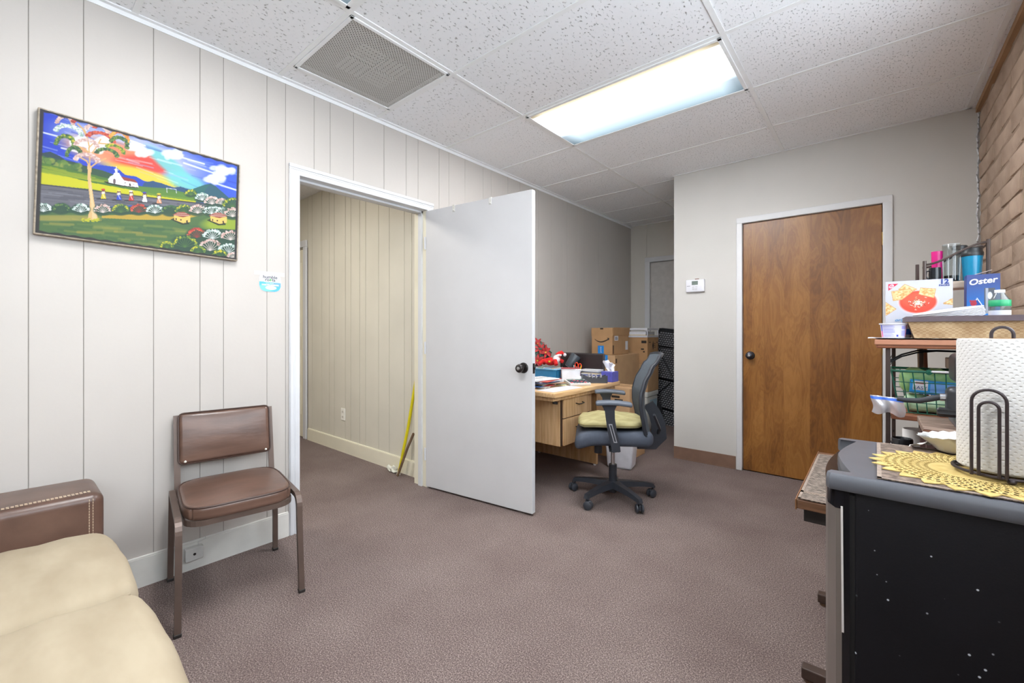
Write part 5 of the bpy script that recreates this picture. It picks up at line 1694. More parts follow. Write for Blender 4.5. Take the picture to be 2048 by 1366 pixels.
# ============================================================ compact refrigerator
FX0, FX1, FY0, FY1, FZ = -.088, .425, 1.247, 1.690, .822
fr = thing('compact_fridge', 'compact black refrigerator with silver door by the brick wall', 'refrigerator', (.17, 1.468, 0))
def Fp(x, y, z=0):
    return (x - .17, y - 1.468, z)
M_fblk = mat('fridge_black_side', (18, 18, 22), rough=.5, spec=.25, var=.15, scale=6, bump=.12, bscale=260, bdist=.002)
def specks():
    m = M_fblk
    tc = node(m, 'ShaderNodeTexCoord')
    vo = node(m, 'ShaderNodeTexVoronoi', Scale=42.0)
    link(m, tc.outputs['Object'], vo.inputs['Vector'])
    no = node(m, 'ShaderNodeTexNoise', Scale=9.0, Detail=1.0)
    link(m, tc.outputs['Object'], no.inputs['Vector'])
    r1 = rampn(m, [(.0, (255, 255, 255)), (.07, (255, 255, 255)), (.11, (0, 0, 0))])
    link(m, vo.outputs['Distance'], r1.inputs[0])
    r2 = rampn(m, [(.47, (0, 0, 0)), (.56, (255, 255, 255))])
    link(m, no.outputs['Fac'], r2.inputs[0])
    mu = node(m, 'ShaderNodeMath'); mu.operation = 'MULTIPLY'
    link(m, r1.outputs[0], mu.inputs[0]); link(m, r2.outputs[0], mu.inputs[1])
    mx = node(m, 'ShaderNodeMix'); mx.data_type = 'RGBA'
    src = bsdf(m).inputs['Base Color'].links[0].from_socket
    link(m, mu.outputs[0], mx.inputs[0]); link(m, src, mx.inputs[6]); mx.inputs[7].default_value = lin((190, 196, 204))
    link(m, mx.outputs[2], bsdf(m).inputs['Base Color'])
specks()
M_fsil = mat('fridge_silver', (146, 138, 132), rough=.38, metal=.65, var=.04, stretch=(1, 1, .1))
M_fgry = mat('fridge_top_grey', (92, 94, 100), rough=.3, var=.06)
M_fgl = mat('fridge_gloss_black', (20, 20, 24), rough=.12)
a_ = Fp(-.037, FY0 + .004); c_ = Fp(FX1, FY1 - .004)
MB().rbox(a_[0], c_[0], a_[1], c_[1], .02, .786, r=.006, k=2).build('cabinet', M_fblk, fr, True, 40)
def dooroutline(inset, back):
    pts = []
    for i in range(15):
        t_ = i / 14
        y_ = FY0 + .003 + inset + (FY1 - FY0 - .006 - 2 * inset) * t_
        e_ = min(t_, 1 - t_)
        x_ = -.083 - .020 * math.sin(math.pi * t_) + .012 * max(0, (.05 - e_) / .05) ** 2 + inset
        pts.append(Fp(x_, y_)[:2])
    pts.append(Fp(back, FY1 - .003 - inset)[:2]); pts.append(Fp(back, FY0 + .003 + inset)[:2])
    return pts
MB().prism(dooroutline(0, -.060), .03, .755).build('door_skin', M_fsil, fr, True, 25)
MB().prism(dooroutline(.0015, -.046), .028, .782).build('door_liner', M_fgl, fr, True, 25)
MB().prism(dooroutline(-.0008, -.056), .742, .783).build('door_cap', M_fgl, fr, True, 25)
MB().box(*(lambda p, q_: (p[0], q_[0], p[1], q_[1], .04, .775))(Fp(-.047, FY0 + .008), Fp(-.036, FY1 - .008))).build('gasket', mat('gasket_black', (12, 12, 13), rough=.7), fr)
gp = Fp(-.060, FY0 + .0015)
MB().bar([(gp[0], gp[1] + .0, .748), (gp[0] + .001, gp[1] - .001, .60), (gp[0] + .002, gp[1] - .001, .46)], .004, .004, up=(0, 1, 0)).build('pull_edge', mat('pull_cream', (206, 200, 196), rough=.4), fr)
# top cover with horn shaped front corners
out = []
def cov(x, y):
    out.append(Fp(x, y)[:2])
cov(-.090, FY0 + .010); cov(-.083, FY0 - .002); cov(-.05, FY0 - .003); cov(.10, FY0 - .004); cov(FX1, FY0 - .004); cov(FX1, FY1 + .004); cov(.10, FY1 + .004); cov(-.05, FY1 + .003); cov(-.083, FY1 + .002); cov(-.090, FY1 - .012); cov(-.084, FY1 - .026)
for i in range(13):
    t_ = i / 12
    cov(-.062 + .0 * t_ - .006 + .010 - .022 * math.sin(math.pi * t_) * 1.0 + .012 * abs(2 * t_ - 1), FY1 - .03 - (FY1 - FY0 - .06) * t_)
cov(-.084, FY0 + .026)
k = len(out)
cx_, cy_ = np.mean(np.array(out), 0)
def ring(sc, z):
    return [(cx_ + (x - cx_) * sc, cy_ + (y - cy_) * sc, z) for x, y in out]
vs = ring(.985, .784) + ring(1.0, .790) + ring(1.0, .806) + ring(.988, .816) + ring(.965, .8205)
fs = [(l * k + i, l * k + (i + 1) % k, (l + 1) * k + (i + 1) % k, (l + 1) * k + i) for l in range(4) for i in range(k)]
fs += [tuple(range(k - 1, -1, -1)), tuple(4 * k + i for i in range(k))]
MB().add(vs, [f[::-1] for f in fs]).build('top_cover', M_fgry, fr, True, 35)
for x_ in (-.01, .38):
    for y_ in (FY0 + .04, FY1 - .04):
        MB().cyl(Fp(x_, y_), .018, 0, .022, 12).build('levelling_foot', mat('foot_black', (24, 24, 24)), fr, True)

# woven placemats
def weave(name, c1, c2, sc=150.0):
    m = fresh(name)
    tc = node(m, 'ShaderNodeTexCoord')
    mp = node(m, 'ShaderNodeMapping'); mp.inputs['Scale'].default_value = (sc, sc, sc)
    link(m, tc.outputs['Object'], mp.inputs['Vector'])
    ck = node(m, 'ShaderNodeTexChecker', Scale=1.0)
    link(m, mp.outputs[0], ck.inputs['Vector'])
    ck.inputs['Color1'].default_value = lin(c1); ck.inputs['Color2'].default_value = lin(c2)
    n = node(m, 'ShaderNodeTexNoise', Scale=60.0, Detail=3.0)
    link(m, tc.outputs['Object'], n.inputs['Vector'])
    r = rampn(m, [(.3, (150, 146, 144)), (.7, (255, 255, 255))])
    link(m, n.outputs['Fac'], r.inputs[0])
    mx = node(m, 'ShaderNodeMix'); mx.data_type = 'RGBA'; mx.blend_type = 'MULTIPLY'; mx.inputs[0].default_value = 1
    link(m, ck.outputs['Color'], mx.inputs[6]); link(m, r.outputs[0], mx.inputs[7])
    link(m, mx.outputs[2], bsdf(m).inputs['Base Color'])
    bsdf(m).inputs['Roughness'].default_value = .85
    bp = node(m, 'ShaderNodeBump', Strength=.5, Distance=.002)
    link(m, ck.outputs['Fac'], bp.inputs['Height']); link(m, bp.outputs[0], bsdf(m).inputs['Normal'])
    return m
M_weave = weave('woven_brown_mat', (158, 138, 122), (112, 96, 88), 170.0)
M_weave2 = weave('woven_grey_mat', (178, 164, 150), (104, 92, 86), 150.0)
M_hem = mat('mat_hem', (150, 134, 122), rough=.9, var=.2, scale=120)
def placemat(name, label, x0, x1, y0, y1, z, m, tilt=0.0):
    t = thing(name, label, 'placemat', ((x0 + x1) / 2, (y0 + y1) / 2, z), tilt, 'woven placemats')
    w, d = (x1 - x0) / 2, (y1 - y0) / 2
    MB().rbox(-w, w, -d, d, 0, .0025, r=.001, k=1).build('woven_field', m, t)
    for bx in ((-w, w, -d, -d + .008), (-w, w, d - .008, d), (-w, -w + .008, -d, d), (w - .008, w, -d, d)):
        MB().box(bx[0], bx[1], bx[2], bx[3], .0024, .0033).build('hem', M_hem, t)
    return t
placemat('placemat', 'brown woven placemat lying on top of the refrigerator', .002, .415, 1.405, 1.665, FZ, M_weave)
placemat('placemat', 'brown woven placemat at near edge of the refrigerator top', .002, .415, 1.262, 1.402, FZ, M_weave)

# yellow lace doily
dl = thing('doily', 'round yellow lace doily under the paper towel holder', 'doily', (.172, 1.437, FZ + .0036))
M_dly = mat('yellow_raffia', (190, 162, 92), rough=.8, col2=(210, 186, 120), scale=50)
mb = MB()
NS = 60
rings = [.074, .088, .102, .116, .130, .145, .160]
for ri in range(len(rings) - 1):
    r0, r1 = rings[ri], rings[ri + 1]
    for k in range(NS):
        a0 = 2 * math.pi * (k + (.5 if ri % 2 else 0)) / NS
        da = 2 * math.pi / NS
        rm = (r0 + r1) / 2
        # a small leaf-shaped loop leaning over its neighbours
        cen = (rm * math.cos(a0), rm * math.sin(a0))
        L, W = (r1 - r0) * .72, rm * da * .52
        loop = []
        for (u_, w_) in ((-1, 0), (-.45, .75), (.3, 1), (1, 0), (.3, -1), (-.45, -.75)):
            x_, y_ = u_ * L, w_ * W
            loop.append((cen[0] + x_ * math.cos(a0) - y_ * math.sin(a0), cen[1] + x_ * math.sin(a0) + y_ * math.cos(a0)))
        inn = [(cen[0] + (x - cen[0]) * .52, cen[1] + (y - cen[1]) * .52) for x, y in loop]
        z0, z1 = .0, .0022 + .0004 * (ri % 2)
        vs = [(x, y, z1) for x, y in loop] + [(x, y, z1) for x, y in inn] + [(x, y, z0) for x, y in loop]
        fs = [(i, (i + 1) % 6, 6 + (i + 1) % 6, 6 + i) for i in range(6)] + [(12 + i, 12 + (i + 1) % 6, (i + 1) % 6, i) for i in range(6)]
        mb.add(vs, fs)
o = mb.build('lace_border', M_dly, dl); o['kind'] = 'stuff'
MB().lathe([(0, .0), (.076, 0), (.076, .0024), (0, .0028)], n=48).build('lace_centre', M_dly, dl, True)
pm_ = MB()
for k in range(24):
    a0 = 2 * math.pi * k / 24
    pts = [(.158, -.019), (.172, -.012), (.186, 0), (.172, .012), (.158, .019)]
    pm_.prism([(x * math.cos(a0) - y * math.sin(a0), x * math.sin(a0) + y * math.cos(a0)) for x, y in pts], 0, .002)
pm_.build('scalloped_edge', M_dly, dl)

# paper towel holder and roll
PC = (.216, 1.444)
ZB = FZ + .0068
ph = thing('paper_towel_holder', 'dark wire paper towel holder standing on yellow doily', 'holder', (PC[0], PC[1], ZB), R(-8.5))
M_wire = mat('bronze_wire', (62, 54, 56), rough=.38, metal=.5)
MB().tube([(.078 * math.cos(a_), .078 * math.sin(a_), .010) for a_ in [2 * math.pi * i / 40 for i in range(40)]], .0035, 8, closed=True).build('base_ring', M_wire, ph, True)
MB().tube([(-.078, 0, .009), (.078, 0, .009)], .003, 6).tube([(0, -.078, .009), (0, .078, .009)], .003, 6).build('base_cross', M_wire, ph, True)
for a_ in (R(-80), R(40), R(160)):
    MB().ball((.078 * math.cos(a_), .078 * math.sin(a_), .0055), .0075, 10, sz=.73).build('ball_foot', M_wire, ph, True)
def loopw(hw, zt, r_, x0, y0, zb=.010):
    pts = [(x0 - hw, y0, zb)]
    for i in range(13):
        a_ = math.pi - math.pi * i / 12
        pts.append((x0 + hw * math.cos(a_), y0, zt - hw + hw * math.sin(a_)))
    pts.append((x0 + hw, y0, zb))
    return MB().tube(pts, r_, 8, up=(0, 1, 0))
loopw(.0255, 1.025 - ZB, .0030, -.019, -.084).build('tension_arm', M_wire, ph, True)
loopw(.0150, .999 - ZB, .0030, -.019, -.084).build('tension_arm', M_wire, ph, True)
loopw(.0165, 1.160 - ZB, .0032, 0, 0).build('centre_post', M_wire, ph, True)
pt = thing('paper_towel_roll', 'white embossed paper towel roll on the wire holder', 'paper towel', (PC[0], PC[1], ZB + .0140), R(-8.5))
def towel():
    m = mat('embossed_paper', (214, 212, 209), rough=.9, var=.015, spec=.2)
    tc = node(m, 'ShaderNodeTexCoord')
    sx = node(m, 'ShaderNodeSeparateXYZ'); link(m, tc.outputs['Object'], sx.inputs[0])
    at2 = node(m, 'ShaderNodeMath'); at2.operation = 'ARCTAN2'
    link(m, sx.outputs['Y'], at2.inputs[0]); link(m, sx.outputs['X'], at2.inputs[1])
    mu = node(m, 'ShaderNodeMath'); mu.operation = 'MULTIPLY'; mu.inputs[1].default_value = .072
    link(m, at2.outputs[0], mu.inputs[0])
    cb = node(m, 'ShaderNodeCombineXYZ'); link(m, mu.outputs[0], cb.inputs[0]); link(m, sx.outputs['Z'], cb.inputs[1])
    mp = node(m, 'ShaderNodeMapping'); mp.inputs['Scale'].default_value = (95, 120, 1); mp.inputs['Rotation'].default_value = (0, 0, R(35))
    link(m, cb.outputs[0], mp.inputs['Vector'])
    vo = node(m, 'ShaderNodeTexVoronoi', Scale=1.0, Randomness=.12)
    vo.voronoi_dimensions = '2D'
    link(m, mp.outputs[0], vo.inputs['Vector'])
    r = rampn(m, [(.12, (0, 0, 0)), (.30, (255, 255, 255))])
    link(m, vo.outputs['Distance'], r.inputs[0])
    bp = node(m, 'ShaderNodeBump', Strength=.45, Distance=.004)
    link(m, r.outputs[0], bp.inputs['Height']); link(m, bp.outputs[0], bsdf(m).inputs['Normal'])
    return m
RH = 1.134 - ZB - .014
MB().lathe([(.020, 0), (.066, 0), (.0715, .005), (.072, .01), (.072, RH - .006), (.070, RH), (.020, RH), (.020, 0)], n=48).build('roll', towel(), pt, True, 40)
MB().lathe([(.0195, .001), (.0195, RH + .001), (.018, RH + .001), (.018, .001), (.0195, .001)], n=24).build('cardboard_core', M_card, pt, True)

# fluted coffee filters
cf = thing('coffee_filters', 'stack of white fluted coffee filters on refrigerator top', 'coffee filters', (.148, 1.640, FZ + .004))
for k in range(4):
    MB(Matrix.Translation((0, 0, .004 * k)) @ Matrix.Rotation(R(8 - 5 * k), 4, 'Y')).lathe([(0, .002), (.022, .002), (.030, .008), (.048 + .003 * k, .034)], n=64, fn=lambda r_, z, a_: (r_ * (1 + (.03 * math.cos(16 * a_) if r_ > .025 else 0)), z + (.0015 * math.cos(16 * a_) if r_ > .03 else 0))).build('filter', mat('filter_white', (212, 210, 207), rough=.9), cf, True, 80)
nk = thing('paper_napkin', 'crumpled white napkin behind the coffee filters', 'napkin', (.098, 1.648, FZ + .004))
MB().grid(lambda a, c: (-.028 + .055 * a + .008 * c, -.018 + .038 * c, .004 + .030 * a * (1 - .6 * c) + .004 * math.sin(a * 9 + c * 5)), 10, 8).build('napkin', mat('filter_white', (238, 236, 234)), nk, True)

# ============================================================ baker's rack
M_rk = mat('rack_brown_metal', (74, 62, 58), rough=.42, metal=.4, var=.08)
M_rkw = mat('rack_wood_shelf', (136, 82, 58), rough=.42, col2=(160, 102, 74), scale=8, stretch=(.8, 9, 9))
M_dkw = mat('dark_wood', (96, 66, 46), rough=.5, col2=(126, 90, 64), scale=9, stretch=(1, 10, 10))
rk = thing('bakers_rack', 'brown metal and wood shelf rack beside wooden door', 'rack', (.13, 2.2, 0))
def K(x, y, z=0):
    return (x - .13, y - 2.2, z)
def kbox(x0, x1, y0, y1, z0, z1, r=.003):
    p = K(x0, y0); q_ = K(x1, y1)
    return MB().rbox(p[0], q_[0], p[1], q_[1], z0, z1, r=r, k=1)
# low table with runner feet
kbox(-.205, .44, 1.715, 2.46, .560, .590, .003).build('table_top', M_dkw, rk)
kbox(-.207, -.202, 1.712, 2.463, .556, .592, .002).build('edge_band', mat('edge_walnut', (132, 92, 62), rough=.45, var=.15), rk)
kbox(-.185, .43, 1.735, 2.44, .515, .560, .003).build('table_apron', mat('apron_black', (40, 36, 34), rough=.5), rk)
for y_ in (1.715, 2.235):
    ft_ = kbox(-.188, .42, y_ - .020, y_ + .020, .012, .048, .004).build('runner_foot', mat('runner_dark', (70, 54, 46), rough=.5, var=.2), rk)
    for x_ in (-.165, .38):
        MB().cyl(K(x_, y_), .017, 0, .013, 12).build('foot_glide', mat('glide_brown', (96, 72, 54), rough=.5), ft_, True)
    kbox(.08, .13, y_ - .018, y_ + .018, .046, .516, .004).build('leg', M_dkw, rk)
# uprights
for (x_, y_) in ((.0325, 2.005), (.0575, 2.445), (.142, 2.447), (.45, 2.005), (.45, 2.445)):
    kbox(x_ - .0065, x_ + .0065, y_ - .0065, y_ + .0065, .590, 1.092, .002).build('upright', M_rk, rk)
hp = MB()
for i in range(9):
    p = K(.0575, 2.4385, .63 + .05 * i)
    hp.box(p[0] - .002, p[0] + .002, p[1] - .0008, p[1] + .0002, p[2] - .005, p[2] + .005)
hp.build('peg_slots', mat('slot_black', (14, 12, 12)), rk)
# shelves
kbox(.0, .47, 1.985, 2.62, 1.092, 1.124, .006).build('shelf', M_rkw, rk)
kbox(-.004, .472, 1.979, 1.987, 1.104, 1.123, .003).build('shelf_lip', mat('shelf_lip_pale', (186, 130, 102), rough=.4), rk)
kbox(.04, .46, 2.0, 2.46, .846, .864, .003).build('shelf', M_rkw, rk)
# raised shelf with S shaped rails
kbox(.150, .345, 2.44, 2.56, 1.322, 1.350, .003).build('shelf', mat('pale_wood_shelf', (206, 188, 168), rough=.5, var=.08, stretch=(1, 8, 8)), rk)
for (x_, y_, zt) in ((.153, 2.45, 1.440), (.137, 2.56, 1.440), (.331, 2.45, 1.506), (.345, 2.56, 1.506)):
    p = K(x_, y_)
    MB().tube([(p[0], p[1], 1.124), (p[0], p[1], zt)], .0060, 8).build('post', M_rk, rk, True)
for y_ in (2.45, 2.56):
    pts = []
    for i in range(15):
        t_ = i / 14
        p = K(.153 + .178 * t_, y_)
        pts.append((p[0], p[1], 1.424 + .072 * (t_ * t_ * (3 - 2 * t_))))
    MB().tube(pts, .0042, 8, up=(0, 1, 0)).build('curved_rail', M_rk, rk, True)
p = K(.331, 2.45); q_ = K(.331, 2.56)
MB().tube([(p[0], p[1], 1.490), (q_[0], q_[1], 1.490)], .004, 6).build('end_rail', M_rk, rk, True)
# black cables slung under the top shelf
cb_ = thing('cable', 'black cables slung under the top shelf of rack', 'cable', (.13, 2.1, 1.04))
for dz in (0, .007):
    MB().tube([(-.093, -.06, .0 + dz), (-.06, -.04, .022 + dz), (-.02, -.02, .036 + dz), (.03, 0, .042 + dz * .3), (.10, 0, .041 + dz * .3), (.22, 0, .040)], .0028, 6).build('cable_run', mat('cable_black', (24, 24, 26), rough=.45), cb_, True)
MB().tube([(-.093, -.06, .0), (-.090, -.055, .018), (-.086, -.055, .028), (-.080, -.055, .020), (-.084, -.055, .004), (-.092, -.058, -.01)], .0012, 5).build('twist_tie', mat('cable_black', (24, 24, 26)), cb_, True)
# placemats on the low table
placemat('placemat', 'grey woven placemat on low table beyond the refrigerator', -.20, .018, 1.80, 2.40, .5925, M_weave2)
placemat('placemat', 'grey woven placemat hem strip at near edge of low table', -.20, .018, 1.718, 1.796, .5925, M_weave2)

# films and bags
fl_ = thing('plastic_film', 'white plastic film sheet spread on the top shelf', 'film', (.21, 2.1, 1.1245))
def film(a, c):
    x_ = -.232 + .46 * a; y_ = -.125 + .28 * c
    z_ = .0008 + .0015 * abs(math.sin(a * 17 + c * 7))
    if y_ < -.112:
        z_ += .001
    if x_ < -.212:
        z_ += .003 * math.sin(c * 9) ** 2
    return (x_, y_, z_)
MB().grid(film, 40, 12).build('film', mat('film_white', (206, 206, 212), rough=.3), fl_, True, 80)
zb = thing('zipper_bag', 'clear zipper bag with blue strip hanging on rack post', 'plastic bag', (.0325, 1.990, .868))
def bagf(a, c):
    return (-.044 + .086 * a + .004 * math.sin(c * 5), -.010 - .010 * math.sin(math.pi * a) * math.sin(math.pi * c) + .004 * math.sin(a * 14 + c * 4), .060 * c - .006 * math.sin(a * 9) * (1 - c) - .006 * a)
MB().grid(bagf, 20, 12).build('bag', glass_mat('bag_clear', (240, 240, 246), .3, .5), zb, True, 80)
MB().grid(lambda a, c: (lambda p: (p[0], p[1] - .0012, p[2]))(bagf(a, .80 + .14 * c)), 20, 2).build('zip_strip', mat('zip_blue', (58, 110, 214), rough=.4), zb, True, 80)

# green wire basket
gb = thing('green_wire_basket', 'green wire basket with white handles on middle shelf', 'basket', (.205, 2.115, .8645))
M_gw = mat('green_coated_wire', (22, 92, 72), rough=.4)
def bk(x_, y_, z_):
    k_ = .86 + .14 * z_ / .15
    return (x_ * k_, y_ * k_, z_)
BXH, BYH = .163, .088
for z_ in (.004, .040, .076, .110):
    MB().tube([bk(sx * BXH, sy * BYH, z_) for sx, sy in ((-1, -1), (1, -1), (1, 1), (-1, 1))], .0017, 6, closed=True).build('horizontal_wire', M_gw, gb, True)
MB().tube([bk(x_, y_, .148) for x_, y_ in rounded(BXH, BYH, .012, 3)], .0045, 8, closed=True).build('rim', M_gw, gb, True)
for i in range(13):
    x_ = -BXH + 2 * BXH * i / 12
    for s in (-1, 1):
        MB().tube([bk(x_, s * BYH, .004), bk(x_, s * BYH, .148)], .0017, 6).build('upright_wire', M_gw, gb, True)
    MB().tube([bk(x_, -BYH, .004), bk(x_, BYH, .004)], .0015, 6).build('floor_wire', M_gw, gb, True)
for i in range(1, 6):
    y_ = -BYH + 2 * BYH * i / 6
    for s in (-1, 1):
        MB().tube([bk(s * BXH, y_, .004), bk(s * BXH, y_, .148)], .0017, 6).build('upright_wire', M_gw, gb, True)
hd_ = MB().tube([(-.063, -BYH - .003, .150), (-.02, -BYH - .004, .150), (.06, -BYH - .003, .150)], .0038, 8).build('handle', mat('handle_white', (226, 222, 224), rough=.35), gb, True)
for x_ in (-.068, -.002, .064):
    MB(Matrix.Translation((x_, -BYH - .003, .148)) @ Matrix.Rotation(R(90), 4, 'X')).lathe([(0, -.003), (.009, -.003), (.009, .003), (.0055, .0032), (.005, .006), (0, .0065)], n=16).build('handle_eyelet', M_gw, gb, True)
# contents of the basket
gbag = mat('pale_green_film', (170, 208, 164), rough=.4, col2=(206, 228, 198), scale=20)
g1 = thing('green_plastic_bag', 'pale green plastic bags stuffed in bottom of basket', 'plastic bag', (.205, 2.115, .8715))
MB().rbox(-.128, .125, -.066, .066, 0, .048, r=.02, k=3, m=8, fn=lambda x, y, z: (x, y + .004 * math.sin(x * 90 + z * 80), z + (.006 * math.sin(x * 70 + y * 50) if z > .02 else 0))).build('bag', gbag, g1, True, 70)
zx = thing('blue_wrap_box', 'blue food bag carton lying in the green basket', 'carton', (.215, 2.070, .930), R(0))
zx.rotation_euler = (0, R(3), 0)
MB().rbox(-.125, .125, -.018, .018, 0, .046, r=.002, k=1).build('carton', mat('carton_blue', (40, 150, 222), rough=.4), zx)
M_wht = mat('print_white', (220, 220, 226), rough=.5)
MB().box(-.118, -.080, -.0186, -.018, .012, .044).build('print_panel', M_wht, zx)
letters('lettering', 'EASY', .016, plane_matrix((-.099, -.0188, .020), (1, 0, 0), (0, 0, 1)), mat('print_navy', (40, 60, 130)), zx)
MB().box(-.112, -.086, -.0190, -.0186, .034, .040).build('print_line', mat('print_red', (190, 60, 70)), zx)
MB().box(-.074, -.016, -.0185, -.018, .008, .040).build('print_panel', mat('print_violet', (120, 170, 236), rough=.5), zx)
MB().box(-.012, .06, -.0185, -.018, .014, .018).build('print_line', mat('print_navy', (40, 60, 130)), zx)
MB().box(.04, .12, -.0185, -.018, .018, .040).build('print_panel', M_wht, zx)
MB().box(-.124, .124, -.0184, -.018, .001, .007).build('print_line', mat('carton_deep_blue', (20, 96, 170)), zx)
g2 = thing('green_plastic_bag', 'bright green plastic bag on top of the basket contents', 'plastic bag', (.150, 2.145, .930))
MB().rbox(-.085, .11, -.040, .036, 0, .084, r=.03, k=3, m=7, fn=lambda x, y, z: (x, y, z * (1.0 - .9 * max(0, x - .02)) + .008 * math.sin(x * 110 + y * 60) * (z > .03))).build('bag', mat('green_film', (140, 190, 120), rough=.4, col2=(180, 214, 150), scale=24), g2, True, 70)
g3 = thing('folded_grey_cloth', 'olive grey folded cloth bundle in the wire basket', 'cloth', (.270, 2.150, 1.020))
MB().rbox(-.07, .07, -.045, .04, 0, .030, r=.014, k=3, m=5, fn=lambda x, y, z: (x, y, z + .004 * math.sin(x * 50))).build('cloth', mat('olive_grey', (132, 134, 116), rough=.9), g3, True, 70)
nb_ = thing('dark_blue_packet', 'dark blue packet lying behind the blue carton', 'packet', (.262, 2.118, .930))
MB().rbox(-.05, .07, -.018, .018, 0, .066, r=.004, k=1).build('packet', mat('navy_packet', (26, 52, 140), rough=.35), nb_)
# books and panel behind the rack
for i, (x_, c_, lab) in enumerate(((.168, (150, 132, 96), 'thin tan board leaning behind the green basket'), (.186, (110, 66, 44), 'reddish brown board leaning behind the green basket'))):
    t = thing('leaning_board', lab, 'board', (x_, 2.605, .0), 0)
    MB(Matrix.Rotation(R(-1.5), 4, 'Y')).rbox(0, .012, -.02, .02, 0, 1.085, r=.002, k=1).build('board', mat('board_%d' % i, c_, rough=.6, var=.15, scale=14, stretch=(6, 6, .6)), t)
    MB(Matrix.Rotation(R(-1.5), 4, 'Y')).box(-.0004, .0, -.016, .016, .02, 1.06).build('edge_line', M_dkw, t)
wx = thing('white_flat_box', 'flat white box resting on things behind the basket', 'box', (.30, 2.33, .8645))
MB().rbox(-.09, .09, -.05, .05, 0, .165, r=.003, k=1).build('box_body', mat('off_white_card', (214, 210, 202), rough=.6), wx)
MB().rbox(-.093, .093, -.053, .053, .145, .185, r=.003, k=1).build('lid', mat('off_white_card2', (204, 198, 186), rough=.6), wx)

# small wooden stand and espresso machine
ws = thing('wooden_stand', 'small rustic wooden stand behind the refrigerator', 'stand', (.265, 1.845, .5965))
def rustic():
    m = mat('rustic_wood_top', (92, 72, 62), rough=.6, col2=(170, 146, 130), scale=7, detail=8, stretch=(2.2, 14, 2))
    return m
MB().rbox(-.16, .15, -.135, .13, .255, .274, r=.003, k=1).build('stand_top', rustic(), ws)
MB().box(-.161, .151, -.1365, -.134, .256, .272).build('front_edge', mat('stand_edge', (120, 78, 58), rough=.5, var=.2), ws)
for x_ in (-.145, .135):
    for y_ in (-.115, .11):
        MB().rbox(x_ - .009, x_ + .009, y_ - .009, y_ + .009, 0, .256, r=.002, k=1).build('leg', mat('stand_leg', (96, 70, 66), rough=.5), ws)
MB().rbox(-.12, .12, -.05, .05, .02, .035, r=.002, k=1).rbox(-.14, .13, -.11, -.10, .20, .235, r=.002, k=1).build('crossbar', mat('stand_leg', (96, 70, 66)), ws)
es = thing('espresso_machine', 'black espresso machine with portafilter handle on wooden stand', 'coffee machine', (.255, 1.84, .871))
M_eb = mat('espresso_black', (46, 47, 52), rough=.38)
MB().rbox(-.082, .09, -.085, .08, 0, .028, r=.010, k=3).build('base', mat('espresso_grey', (88, 90, 96), rough=.35), es, True)
MB().rbox(-.065, .085, .0, .08, .026, .21, r=.02, k=3).build('column', M_eb, es, True)
MB().rbox(-.082, .09, -.08, .08, .125, .215, r=.02, k=3).build('head', M_eb, es, True)
MB().rbox(-.098, -.045, -.075, -.010, .032, .118, r=.018, k=3).build('brew_group', M_eb, es, True)
MB(Matrix.Translation((-.098, -.042, .085)) @ Matrix.Rotation(R(-90), 4, 'Y')).lathe([(0, -.004), (.011, -.004), (.011, .012), (0, .012)], n=16).build('handle_collar', M_chrome, es, True)
MB().tube([(-.108, -.042, .085), (-.13, -.042, .078), (-.155, -.042, .069), (-.185, -.042, .068), (-.205, -.042, .070)], .0085, 10, scales=[1, 1.05, .95, .85, .7]).build('portafilter_handle', M_eb, es, True)
MB(Matrix.Translation((-.090, -.07, .044)) @ Matrix.Rotation(R(-90), 4, 'Y')).lathe([(0, -.01), (.012, -.01), (.013, .022), (.010, .028), (0, .029)], n=14, fn=lambda r_, z, a_: (r_ * (1 + .10 * math.cos(7 * a_)), z)).build('steam_knob', mat('knob_black', (26, 26, 28), rough=.3), es, True)
# cups on the low table
wc = thing('white_canister', 'tall white canister on low table behind refrigerator', 'canister', (.112, 2.20, .5965))
MB().lathe([(0, 0), (.032, 0), (.034, .003), (.036, .185), (.034, .19), (.031, .186), (.030, .01), (0, .01)], n=24).build('canister', mat('canister_white', (232, 230, 228), rough=.4), wc, True, 50)
MB().tube([(.036, 0, .15), (.056, 0, .14), (.056, 0, .08), (.035, 0, .06)], .004, 8, up=(0, 1, 0)).build('handle', mat('canister_white', (232, 230, 228)), wc, True)
bmug = thing('black_mug', 'tall black mug on low table beside white canister', 'mug', (.072, 2.085, .5965))
MB().lathe([(0, 0), (.026, 0), (.028, .003), (.030, .168), (.028, .172), (.025, .168), (.024, .01), (0, .01)], n=24).build('mug', mat('mug_black', (34, 34, 38), rough=.25), bmug, True, 50)
MB().tube([(-.028, 0, .155), (-.042, 0, .15), (-.044, 0, .11), (-.028, 0, .09)], .004, 8, up=(0, 1, 0)).build('handle', mat('mug_black', (34, 34, 38)), bmug, True)

# ============================================================ things on the top shelf
ZS = 1.1275
